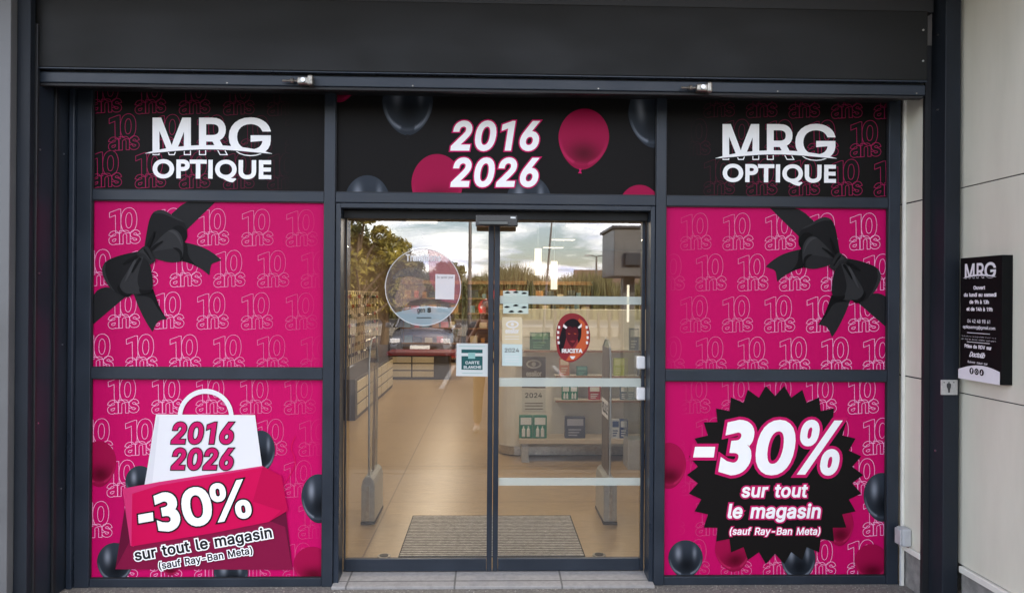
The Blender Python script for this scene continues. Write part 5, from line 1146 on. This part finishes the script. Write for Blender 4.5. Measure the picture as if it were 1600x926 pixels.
for r in range(rows):
    for c in range(cols_):
        k = int(rng.choice(4, p=[.45, .25, .12, .18]))
        o = gm[k] if k not in first else gm[k].copy()
        if k in first: link(o)
        first.add(k)
        o.location = (rx+.01, cy0+.14+c*(cy1+1.0-cy0)/cols_, rz1-.10-r*.165); o.rotation_euler = (0, 0, R(90)); o.scale = (1.5,)*3
        tag(o, '%s in the %s row of the left display, %s' % (names[k], ordn[r], ('nearest the doors', 'near half', 'far half', 'far end')[c*4//cols_]), 'glasses', 'glasses on the left display')
# rear shelving, warm wood
for i, (xa_, xb_) in enumerate(((-2.4, -.75), (-.65, 1.0), (1.1, 2.75))):
    t = thing('rear_shelf_unit', ((xa_+xb_)/2, 15.3, FZ), 'warm wooden shelf unit, %s of the three on the rear wall' % ('left', 'middle', 'right')[i], 'shelf unit', 'wooden units on the rear wall')
    MB().box(xa_, xb_, 15.45, 15.59, FZ, FZ+2.2).build('back_panel', M_wood, t)
    for z in np.linspace(FZ+.1, FZ+2.1, 6): MB().box(xa_+.03, xb_-.03, 15.15, 15.449, z, z+.03).build('shelf_board', M_wood, t)
    for x in (xa_, xb_-.028): MB().box(x, x+.028, 15.14, 15.449, FZ, FZ+2.2).build('side_panel', M_dark, t)
    zs = np.linspace(FZ+.1, FZ+2.1, 6)
    cl = [((.45, .05, .03), 'red'), ((.50, .42, .28), 'cream'), ((.05, .05, .06), 'black'), ((.12, .2, .25), 'blue grey'), ((.35, .16, .05), 'amber')]
    for r in range(5):
        x = xa_+.1; last_ = -1
        while x < xb_-.25:
            w_ = random.uniform(.10, .22); k = random.choice([j for j in range(5) if j != last_]); h_ = random.uniform(.14, .28)
            q = MB(); q.box(x, x+w_, 15.2, 15.36, zs[r]+.0305, zs[r]+h_, b=.004)
            nm = 'case_'+cl[k][1].replace(' ', '_')
            mt = bpy.data.materials.get(nm) or mat(nm, cl[k][0], .4, var=.1)
            o = q.build('glasses_case', mt); tag(o, '%s display case on the %s board of the %s rear shelf unit' % (cl[k][1], ('bottom', 'second', 'third', 'fourth', 'top')[r], ('left', 'middle', 'right')[i]), 'case', 'display cases on the rear units')
            x += w_+random.uniform(.03, .12); last_ = k
# freestanding glasses island in the middle (behind the round sticker)
c0 = fl(628, 572)
# ceiling lights
M_lamp = emis('lamp_diffuser', (1, .86, .66), 1.0)
def clight(x, y, w, l, label, e_):
    t = thing('ceiling_light', (x, y, 3.09), label, 'ceiling light', 'ceiling lights in the shop')
    MB().box(x-w/2-.02, x+w/2+.02, y-l/2-.02, y+l/2+.02, 3.072, 3.098, b=.003).build('frame', M_white, t)
    MB().box(x-w/2, x+w/2, y-l/2, y+l/2, 3.066, 3.0715).build('diffuser', M_lamp, t)
    ld = bpy.data.lights.new('lamp', 'AREA'); ld.shape = 'RECTANGLE'; ld.size = w; ld.size_y = l; ld.energy = e_; ld.color = (1, .83, .62)
    lo = bpy.data.objects.new('lamp_light', ld); link(lo, t); lo.location = (0, 0, -.04)
for i, (x, y) in enumerate([(-1.2, 1.9), (1.0, 1.9), (-1.2, 5.0), (1.6, 5.4), (-1.2, 8.2), (1.6, 8.6), (-1.2, 11.4), (1.6, 11.8), (-1.0, 14.2), (1.6, 14.4)]):
    clight(x, y, .5, .16, 'slim ceiling light panel, %s row from the doors, %s side' % (('first', 'second', 'third', 'fourth', 'last')[i//2], ('left', 'right')[i % 2]), 19 if i > 1 else 15)
M_lb = emis('lightbox_face', (1, .88, .66), .6)
for i, (xa_, xb_, ya_, yb2_) in enumerate(((835.5, 846, 388, 430), (861, 871, 408, 452))):
    Y = 8.5-.6*i; p0 = at(xa_, yb2_, Y); p1 = at(xb_, ya_, Y)
    t = thing('hanging_lightbox', ((p0[0]+p1[0])/2, Y, p0[2]), 'narrow lit vertical light box hanging in the shop, %s of two' % ('left and higher', 'right and lower')[i], 'light box', 'hanging light boxes')
    MB().box(p0[0], p1[0], Y, Y+.06, p0[2], p1[2], b=.004).build('lit_face', M_lb, t)
    q = MB(); q.tube([((p0[0]+p1[0])/2, Y+.03, p1[2]), ((p0[0]+p1[0])/2, Y+.03, 3.09)], .004, 6); q.build('hanging_rod', M_alu, t)
p0 = at(980, 503, 2.9); p1 = at(983.5, 445, 2.9)
t = thing('display_tower', (p1[0]+.1, 3.0, FZ), 'slim glass display tower with a lit edge strip near the right door edge', 'display')
MB().box(p0[0], p1[0], 2.9, 2.93, p0[2], p1[2], b=.002).build('light_strip', emis('strip_light', (1, .9, .7), .35), t)
MB().box(p1[0]+.002, p1[0]+.16, 2.92, 3.2, FZ, FZ+.3, b=.004).build('tower_foot', M_grey_pl, t); MB().box(p1[0]+.002, p1[0]+.15, 2.93, 3.19, FZ+.301, p1[2]).build('glass_case', M_clear, t)
# ------------------------------------------------------------------ what stands across the car park (seen in the door glass)
def vr(px, py, dist):                              # place at distance dist in front of the shop, mirrored in the door glass
    d = ray(px, py); t = (4.64+dist)/d[1]; p = CAM+d*t; return np.array([p[0], -dist, p[2]])
M_line = mat('white_road_paint', (.26, .26, .25), .7, var=.2, vscale=20)
q = MB()
for i in range(9): x = -14+i*2.6; q.box(x, x+.1, -14.5, -9.5, .001, .003)
tag(q.build('parking_line_markings', M_line), kind='structure')
M_verge = mat('dry_verge', (.14, .125, .07), .95, var=.4, vscale=3)
struct(mesh_obj('grass_verge', [(-300, -300, .006), (300, -300, .006), (300, -52, .006), (-300, -52, .006)], [(0, 1, 2, 3)], M_verge))
M_road = mat('pale_road', (.17, .165, .155), .9, var=.2, vscale=4)
struct(mesh_obj('road', [(-300, -44, .004), (300, -44, .004), (300, -30, .004), (-300, -30, .004)], [(0, 1, 2, 3)], M_road))
def leafmat(name, a, b):
    m = mat(name, a, .6, var=.3, vscale=3, tint=b); return m
M_leaf = leafmat('tree_leaves', (.14, .13, .02), (.30, .25, .04)); M_leaf2 = leafmat('dark_tree_leaves', (.045, .065, .018), (.10, .12, .03)); M_reed = leafmat('reed_blades', (.045, .06, .022), (.15, .15, .05)); M_bark = mat('bark', (.10, .075, .05), .9, var=.4, vscale=20, bump=.6, bscale=30)
def leaves(name, centres, radii, n, size, m, parent, droop=.3):
    c = np.array(centres, float); r = np.array(radii, float); w = r**2; idx = rng.choice(len(c), n, p=w/w.sum())
    d = rng.normal(size=(n, 3)); d /= np.linalg.norm(d, axis=1)[:, None]
    p = c[idx]+d*(r[idx]*rng.uniform(.35, 1.0, n)**.6)[:, None]*[1, 1, .8]
    a = rng.normal(size=(n, 3)); a[:, 2] -= droop; a /= np.linalg.norm(a, axis=1)[:, None]; b = np.cross(a, rng.normal(size=(n, 3))); b /= np.linalg.norm(b, axis=1)[:, None]
    s = (size*rng.uniform(.6, 1.3, n))[:, None]
    V = np.stack([p-a*s, p+b*s*.34, p+a*s, p-b*s*.34], 1).reshape(-1, 3)
    if parent is not None: V = V-np.array(wloc(parent))
    me = bpy.data.meshes.new(name); me.from_pydata(V.tolist(), [], [(4*i, 4*i+1, 4*i+2, 4*i+3) for i in range(n)]); me.materials.append(m)
    return link(bpy.data.objects.new(name, me), parent)
def tree(x, y, h, w, label, m, seed=0, n=5200, size=.11):
    rs_ = random.Random(seed); t = thing('tree', (x, y, 0), label, 'tree', 'trees across the car park')
    q = MB(); q.tube([(x, y, 0), (x+.05, y, h*.22), (x+rs_.uniform(-.2, .2), y, h*.5), (x, y+.1, h*.8)], [.17, .13, .09, .03], 9)
    C_ = []; R_ = []
    for i in range(20):
        a = rs_.uniform(0, 6.28); rr = w*rs_.uniform(.15, .8); z = h*rs_.uniform(.35, .95); f_ = 1-abs(z/h-.55)
        e_ = (x+math.cos(a)*rr*f_, y+math.sin(a)*rr*f_, z)
        q.tube([(x, y, max(h*.2, z-h*.25)), ((x+e_[0])/2, (y+e_[1])/2, z-h*.10), e_], [.06, .04, .012], 6)
        C_.append(e_); R_.append(w*rs_.uniform(.15, .31))
    q.build('trunk', M_bark, t, smooth=True); leaves('crown', C_, R_, n, size, m, t)
def V2(px, dist): return vr(px, 477, dist)[0]
tree(V2(560, 20), -20, 4.9, 2.1, 'loose leafy tree with golden green leaves, tallest at the left of the car park', M_leaf, 1, n=4300, size=.15)
tree(V2(600, 23), -23, 4.0, 1.9, 'shorter golden green tree beside the tallest one', M_leaf, 4, n=3600, size=.14)
tree(V2(520, 24), -24, 5.6, 2.4, 'broad tree farther left of the golden ones', M_leaf2, 5, n=5200, size=.13)
tree(V2(700, 46), -46, 4.0, 3.2, 'low dark bushy tree beyond the parked car', M_leaf2, 6, n=4500, size=.2)
tree(V2(640, 50), -50, 4.2, 3.4, 'low dark bushy tree left of the other one, beyond the parked car', M_leaf2, 8, n=4500, size=.2)
tree(V2(946, 95), -95, 5.2, 2.2, 'small round dark tree beside the far low house', M_leaf2, 9, n=2200, size=.3)
# reeds
n_ = 26000; x = rng.uniform(-24, 42, n_); y = -rng.uniform(56, 66, n_); hgt = 3.3+.5*np.sin(x*.9)+.4*np.sin(x*.31+1)+rng.uniform(-.9, .9, n_)
lean = rng.normal(0, .28, (n_, 2)); a_ = rng.uniform(0, 6.28, n_); wv = np.stack([np.cos(a_), np.sin(a_)*.3], 1)*.07
B = np.stack([x, y, np.zeros(n_)], 1); Tt = np.stack([x+lean[:, 0], y+lean[:, 1], hgt], 1); Mi = B+(Tt-B)*.55-np.stack([lean[:, 0], lean[:, 1], lean[:, 0]*0], 1)*.25
wq = np.hstack([wv, np.zeros((n_, 1))])
V = np.stack([B-wq, B+wq, Mi+wq, Tt, Mi-wq], 1).reshape(-1, 3)
me = bpy.data.meshes.new('reeds'); me.from_pydata(V.tolist(), [], [tuple(5*i+k for k in range(5)) for i in range(n_)]); me.materials.append(M_reed)
tag(link(bpy.data.objects.new('reeds', me)), 'dense band of tall green reeds beyond the road', 'reeds', kind='stuff')
# street lamps and masts
M_pole = mat('grey_pole_paint', (.10, .10, .10), .5, var=.15)
def lamp(px, dist, h, label, heads=1, r=.07, lean=0):
    x = V2(px, dist); t = thing('street_lamp', (x, -dist, 0), label, 'street lamp', 'street lamps across the car park')
    MB().tube([(x, -dist, 0), (x+lean*.5, -dist, h*.5), (x+lean, -dist, h)], [r*1.3, r, r*.6], 10).build('pole', M_pole, t, smooth=True)
    for s in ((1,) if heads == 1 else (-1, 1)):
        MB().tube([(x+lean, -dist, h-.05), (x+lean+s*.5, -dist, h+.05), (x+lean+s*.9, -dist, h+.06)], r*.4, 8).build('arm', M_pole, t)
        MB().box(x+lean+s*.8-.25, x+lean+s*.8+.25, -dist-.12, -dist+.12, h-.02, h+.12, b=.03).build('lamp_head', M_grey_pl, t)
lamp(733.5, 17, 8.0, 'tall straight grey street lamp behind the parked car', 1, .05)
lamp(932, 62, 5.6, 'far twin-headed street lamp above the reeds', 2, .12)
t = thing('flag_mast', (V2(849, 24), -24, 0), 'slim leaning mast without a flag, standing by the fence', 'mast')
x = V2(849, 24); MB().tube([(x, -24, 0), (x+.15, -24, 2.5), (x+.62, -24, 8.5)], [.05, .045, .02], 8).build('pole', M_pole, t, smooth=True); MB().box(x-.12, x+.12, -24.12, -23.88, 0, .05, b=.01).build('base_plate', M_pole, t)
# fence of dark posts
fz = thing('post_and_rail_fence', (V2(930, 27), -27, 0), 'low fence of dark square posts and one thin top rail, across the car park', 'fence')
fx0, fx1 = V2(868, 27), V2(985, 27)+1.5
MB().tube([(fx0, -27, 1.52), (fx1, -27, 1.52)], .022, 6).build('top_rail', M_pole, fz)
for i in range(11):
    x = fx0+(fx1-fx0)*i/10; MB().box(x-.06, x+.06, -27.06, -26.94, 0, random.choice((1.15, 1.25, 1.5)), b=.008).build('post', M_dark, fz)
# long low wall / kerb planter
pw_ = MB(); pw_.box(-30, 30, -29.3, -29.0, 0, .45, b=.02); tag(pw_.build('low_wall', M_concrete), 'low pale concrete wall edging the far side of the car park', 'wall')
# hedge by the fence
# far house
hx = V2(962, 100); t = thing('low_house', (hx, -104, 0), 'low pale house with a brown pitched roof, behind the reeds', 'house')
MB().box(hx-5, hx+4, -108, -102, 0, 3.6).build('wall', mat('house_render', (.42, .36, .28), .85, var=.1), t)
q = MB(); q.prism([(-108.5, 3.6), (-101.5, 3.6), (-105, 6.0)], 0, hx-5.4, hx+4.4); q.build('roof', mat('roof_tiles', (.13, .08, .06), .8, var=.25, vscale=4), t)
for k in (-3, 1.5): MB().box(hx+k, hx+k+1.1, -102.0, -101.97, 1.2, 2.5).build('window', mat('far_window_%d' % int(k+5), (.05, .06, .07), .2), t)
# grey box sign
D_ = 10.2; p0 = vr(962, 431, D_); p1 = vr(1040, 356, D_)
t = thing('box_sign', ((p0[0]+p1[0])/2+.1, -D_, 0), 'large grey box sign on a post at the car park edge', 'sign')
M_bs = mat('sign_grey', (.10, .105, .11), .4, var=.12, vscale=3)
MB().box(p0[0], p1[0], -D_-1.6, -D_, p0[2], p1[2], b=.02).build('sign_box', M_bs, t)
MB().box(p0[0]-.05, p1[0]+.05, -D_-1.65, -D_+.05, p1[2]+.001, p1[2]+.06, b=.01).build('sign_cap', M_frame, t)
x_ = V2(992, D_); MB().box(x_-.09, x_+.16, -D_-.9, -D_-.6, 0, p0[2]-.001, b=.01).build('sign_post', M_bs, t)
q = MB(); q.box(p0[0]+.22, p1[0]-.1, -D_+.001, -D_+.09, p0[2]+.22, p0[2]+.48, b=.01); q.build('side_arm', M_frame, t)
Pz = Panel(lambda u, v: np.array([p1[0]-.1-u*.01, -D_+.004, p1[2]-.12-v*.01]), None, (0, .0008, 0))
# parked car, front towards the shop
def car():
    X0, Y0 = V2(655, 14.5), -14.5
    t = thing('parked_car', (X0, Y0-2.0, 0), 'silver hatchback parked nose towards the shop', 'car')
    M_paint = mat('silver_car_paint', (.13, .135, .15), .25, metal=.4, coat=.6, var=.03); M_cg = mat('car_glass', (.015, .018, .02), .05, coat=.6); M_tyre = mat('tyre_rubber', (.02, .02, .02), .85)
    # lofted body: sections along y (0 = nose), each half-width, sill, shoulder
    secs = [(0, .62, .30, .58), (.12, .78, .24, .66), (.5, .86, .20, .78), (1.0, .88, .20, .90), (2.4, .89, .20, .95), (3.4, .87, .22, .97), (3.9, .80, .28, .92), (4.02, .70, .36, .80)]
    q = MB(); V = []
    for yy, w_, z0, z1 in secs:
        V += [(X0+w_*a, Y0-yy, z0+(z1-z0)*b) for a, b in ((-.9, 0), (-1, .15), (-1, .7), (-.9, .95), (-.6, 1.03), (0, 1.06), (.6, 1.03), (.9, .95), (1, .7), (1, .15), (.9, 0))]
    n = 11; Fc = [(i*n+k, i*n+(k+1) % n, (i+1)*n+(k+1) % n, (i+1)*n+k) for i in range(len(secs)-1) for k in range(n)]+[tuple(range(n)), tuple(range((len(secs)-1)*n, len(secs)*n))]
    q.add(V, Fc); body = q.build('body', M_paint, t, smooth=True)
    cab = [(1.02, .76, .94, .94), (1.75, .66, .95, 1.42), (2.2, .64, .95, 1.48), (3.1, .62, .97, 1.42), (3.85, .70, .95, .97)]
    V = []
    for yy, w_, z0, z1 in cab: V += [(X0+a*w_*(1 if b < .5 else .98), Y0-yy, z0+(z1-z0)*b) for a, b in ((-1.13, 0), (-1.0, .86), (-.8, 1), (0, 1.03), (.8, 1), (1.0, .86), (1.13, 0))]
    n = 7; Fc = [(i*n+k, i*n+k+1, (i+1)*n+k+1, (i+1)*n+k) for i in range(len(cab)-1) for k in range(n-1)]
    q = MB(); q.add(V, Fc); q.build('cabin_glass', M_cg, t, smooth=True)
    q = MB(); V = []
    for yy, w_, z1 in ((1.72, .60, 1.425), (2.2, .60, 1.487), (3.15, .58, 1.425)): V += [(X0-w_, Y0-yy, z1), (X0, Y0-yy, z1+.035), (X0+w_, Y0-yy, z1), (X0+w_*.97, Y0-yy, z1-.03), (X0-w_*.97, Y0-yy, z1-.03)]
    q.add(V, [(i*5+k, i*5+(k+1) % 5, (i+1)*5+(k+1) % 5, (i+1)*5+k) for i in range(2) for k in range(5)]+[(0, 1, 2, 3, 4), (10, 11, 12, 13, 14)]); q.build('roof', M_paint, t, smooth=True)
    for s in (-1, 1):
        MB().tube([(X0+s*.77, Y0-1.0, .94), (X0+s*.64, Y0-1.76, 1.43), (X0+s*.61, Y0-3.1, 1.43), (X0+s*.73, Y0-3.85, .95)], .028, 6).build('pillar', M_paint, t)
        MB().box(X0+s*.66-.13, X0+s*.66+.13, Y0-.16, Y0-.02, .56, .69, b=.03).build('headlight', mat('headlight_glass_%d' % (s+1), (.7, .72, .75), .08, coat=.8), t)
        MB().box(X0+s*.97-.09, X0+s*.97+.07, Y0-1.25, Y0-1.1, .93, 1.06, b=.03).build('wing_mirror', M_paint, t)
        for yy in (.78, 3.25):
            w_ = MB(); w_.tube([(X0+s*.70, Y0-yy, .31), (X0+s*.895, Y0-yy, .31)], .31, 24); wo = w_.build('wheel', M_tyre, t, bevel=.02)
            r_ = MB(); r_.tube([(X0+s*.896, Y0-yy, .31), (X0+s*.905, Y0-yy, .31)], .19, 16); r_.build('rim', M_alu, wo)
    MB().box(X0-.45, X0+.45, Y0-.10, Y0+.012, .40, .50, b=.02).build('grille', M_black, t); MB().box(X0-.26, X0+.26, Y0+.0125, Y0+.022, .42, .52, b=.005).build('number_plate', M_white, t)
    MB().box(X0-.68, X0+.68, Y0-.09, Y0+.006, .26, .34, b=.02).build('bumper_intake', M_black, t)
car()
# no entry style round sign seen at the right edge of the left door
x = V2(759, 19.5); t = thing('round_road_sign', (x, -19.5, 0), 'small red and white round road sign on a post', 'road sign')
MB().tube([(x, -19.5, 0), (x, -19.5, 1.75)], .03, 8).build('pole', M_grey_pl, t); MB().tube([(x, -19.44, 1.45), (x, -19.42, 1.45)], .26, 28).build('disc', mat('sign_red', (.45, .02, .02), .4), t); MB().box(x-.18, x+.18, -19.419, -19.41, 1.41, 1.49).build('white_bar', M_white, t)

# ------------------------------------------------------------------ the photographer, reflected in the doors
def skin_body(name, verts, edges, radii, m, parent, root=0, sub=2):
    me = bpy.data.meshes.new(name); w = wloc(parent); me.from_pydata([(v[0]-w.x, v[1]-w.y, v[2]-w.z) for v in verts], edges, []); o = bpy.data.objects.new(name, me); link(o, parent)
    md = o.modifiers.new('skin', 'SKIN'); md.use_smooth_shade = True
    for i, r_ in enumerate(radii):
        sv_ = me.skin_vertices[0].data[i]; sv_.radius = (r_, r_) if not isinstance(r_, tuple) else r_; sv_.use_root = (i == root)
    s_ = o.modifiers.new('sub', 'SUBSURF'); s_.levels = sub; s_.render_levels = sub
    bpy.context.view_layer.update(); dg = bpy.context.evaluated_depsgraph_get(); m2 = bpy.data.meshes.new_from_object(o.evaluated_get(dg)); o.modifiers.clear(); o.data = m2
    m2.materials.clear(); m2.materials.append(m)
    for p in m2.polygons: p.use_smooth = True
    return o
PXc, PYc = -.05, -4.98
ph = thing('person', (PXc, PYc, 0), 'person in tan trousers and dark shirt holding up a phone with both hands', 'person')
M_skin = mat('skin', (.45, .26, .18), .5); M_tr = mat('tan_trousers', (.22, .15, .075), .85, var=.15, vscale=8); M_sh = mat('dark_shirt', (.05, .05, .06), .85, var=.2, vscale=8); M_shoe = mat('light_shoes', (.45, .40, .34), .6); M_hair = mat('dark_hair', (.03, .02, .014), .6)
x, y = PXc, PYc
bv = [(x, y, .92), (x, y, 1.10), (x, y-.01, 1.28), (x, y, 1.40), (x, y+.01, 1.48), (x, y+.015, 1.56), (x, y+.02, 1.66), (x, y+.01, 1.74)]
be = [(i, i+1) for i in range(7)]; br = [(.15, .11), (.14, .10), (.165, .11), (.12, .09), (.055, .055), (.06, .065), (.078, .095), (.055, .07)]
for s in (-1, 1):
    n = len(bv); bv += [(x+s*.09, y, .85), (x+s*.11, y+.02, .48), (x+s*.12, y, .10), (x+s*.13, y+.06, .045), (x+s*.14, y+.16, .03)]; be += [(0, n), (n, n+1), (n+1, n+2), (n+2, n+3), (n+3, n+4)]; br += [.085, .056, .038, .038, .03]
    n = len(bv); bv += [(x+s*.19, y, 1.40), (x+s*.25, y+.06, 1.16), (x+s*.12, y+.24, 1.42), (x+s*.085, y+.285, 1.50)]; be += [(3, n), (n, n+1), (n+1, n+2), (n+2, n+3)]; br += [.055, .042, .030, .026]
body = skin_body('body', bv, be, br, M_skin, ph)
tv = [(x, y, .98), (x, y, .90)]; te = [(0, 1)]; trd = [(.160, .122), (.158, .120)]
for s in (-1, 1): n = len(tv); tv += [(x+s*.09, y, .83), (x+s*.11, y+.02, .48), (x+s*.12, y, .09)]; te += [(1, n), (n, n+1), (n+1, n+2)]; trd += [.098, .075, .06]
skin_body('trousers', tv, te, trd, M_tr, ph)
tv = [(x, y, .95), (x, y, 1.10), (x, y-.01, 1.28), (x, y, 1.41), (x, y+.008, 1.46)]; te = [(0, 1), (1, 2), (2, 3), (3, 4)]; trd = [(.168, .13), (.155, .115), (.18, .125), (.135, .10), (.07, .065)]
for s in (-1, 1): n = len(tv); tv += [(x+s*.19, y, 1.40), (x+s*.235, y+.035, 1.24)]; te += [(3, n), (n, n+1)]; trd += [.068, .06]
skin_body('shirt', tv, te, trd, M_sh, ph)
for s in (-1, 1):
    skin_body('shoe', [(x+s*.12, y-.05, .05), (x+s*.13, y+.06, .045), (x+s*.14, y+.18, .035)], [(0, 1), (1, 2)], [.048, .048, .038], M_shoe, ph, sub=1)
    hx_, hy_, hz_ = x+s*.080, y+.30, 1.53
    for k, (dz, ln) in enumerate(((.045, .070), (.022, .078), (0, .074), (-.022, .060))):
        skin_body('finger', [(hx_, hy_-.02, hz_+dz*.6), (hx_-s*.004, hy_+.012, hz_+dz), (hx_-s*ln*.55, hy_+.028, hz_+dz), (hx_-s*ln*.9, hy_+.022, hz_+dz)], [(0, 1), (1, 2), (2, 3)], [.013, .0095, .0085, .007], M_skin, body, sub=1)
    skin_body('thumb', [(hx_, hy_-.02, hz_-.01), (hx_-s*.02, hy_-.022, hz_+.01), (hx_-s*.045, hy_-.018, hz_+.02)], [(0, 1), (1, 2)], [.013, .011, .009], M_skin, body, sub=1)
skin_body('hair', [(x, y-.02, 1.66), (x, y-.012, 1.755)], [(0, 1)], [(.085, .088), (.078, .090)], M_hair, ph)
MB().box(x-.012, x+.012, y+.10, y+.128, 1.655, 1.69, b=.006).build('nose', M_skin, body)
for s in (-1, 1): q = MB(); q.tube([(x+s*.03, y+.098, 1.70), (x+s*.03, y+.108, 1.70)], .010, 10); q.build('eye', M_white, body); q = MB(); q.box(x+s*.078-.006, x+s*.078+.006, y+.005, y+.03, 1.66, 1.71, b=.004); q.build('ear', M_skin, body)
MB().box(x-.022, x+.022, y+.098, y+.106, 1.625, 1.633, b=.002).build('mouth', mat('lips', (.35, .12, .10), .5), body)
pn = thing('phone', (x, y+.31, 1.49), 'black phone held up by the photographer', 'phone')
MB().box(x-.076, x+.076, y+.305, y+.314, 1.495, 1.568, b=.004).build('phone_body', M_black, pn)
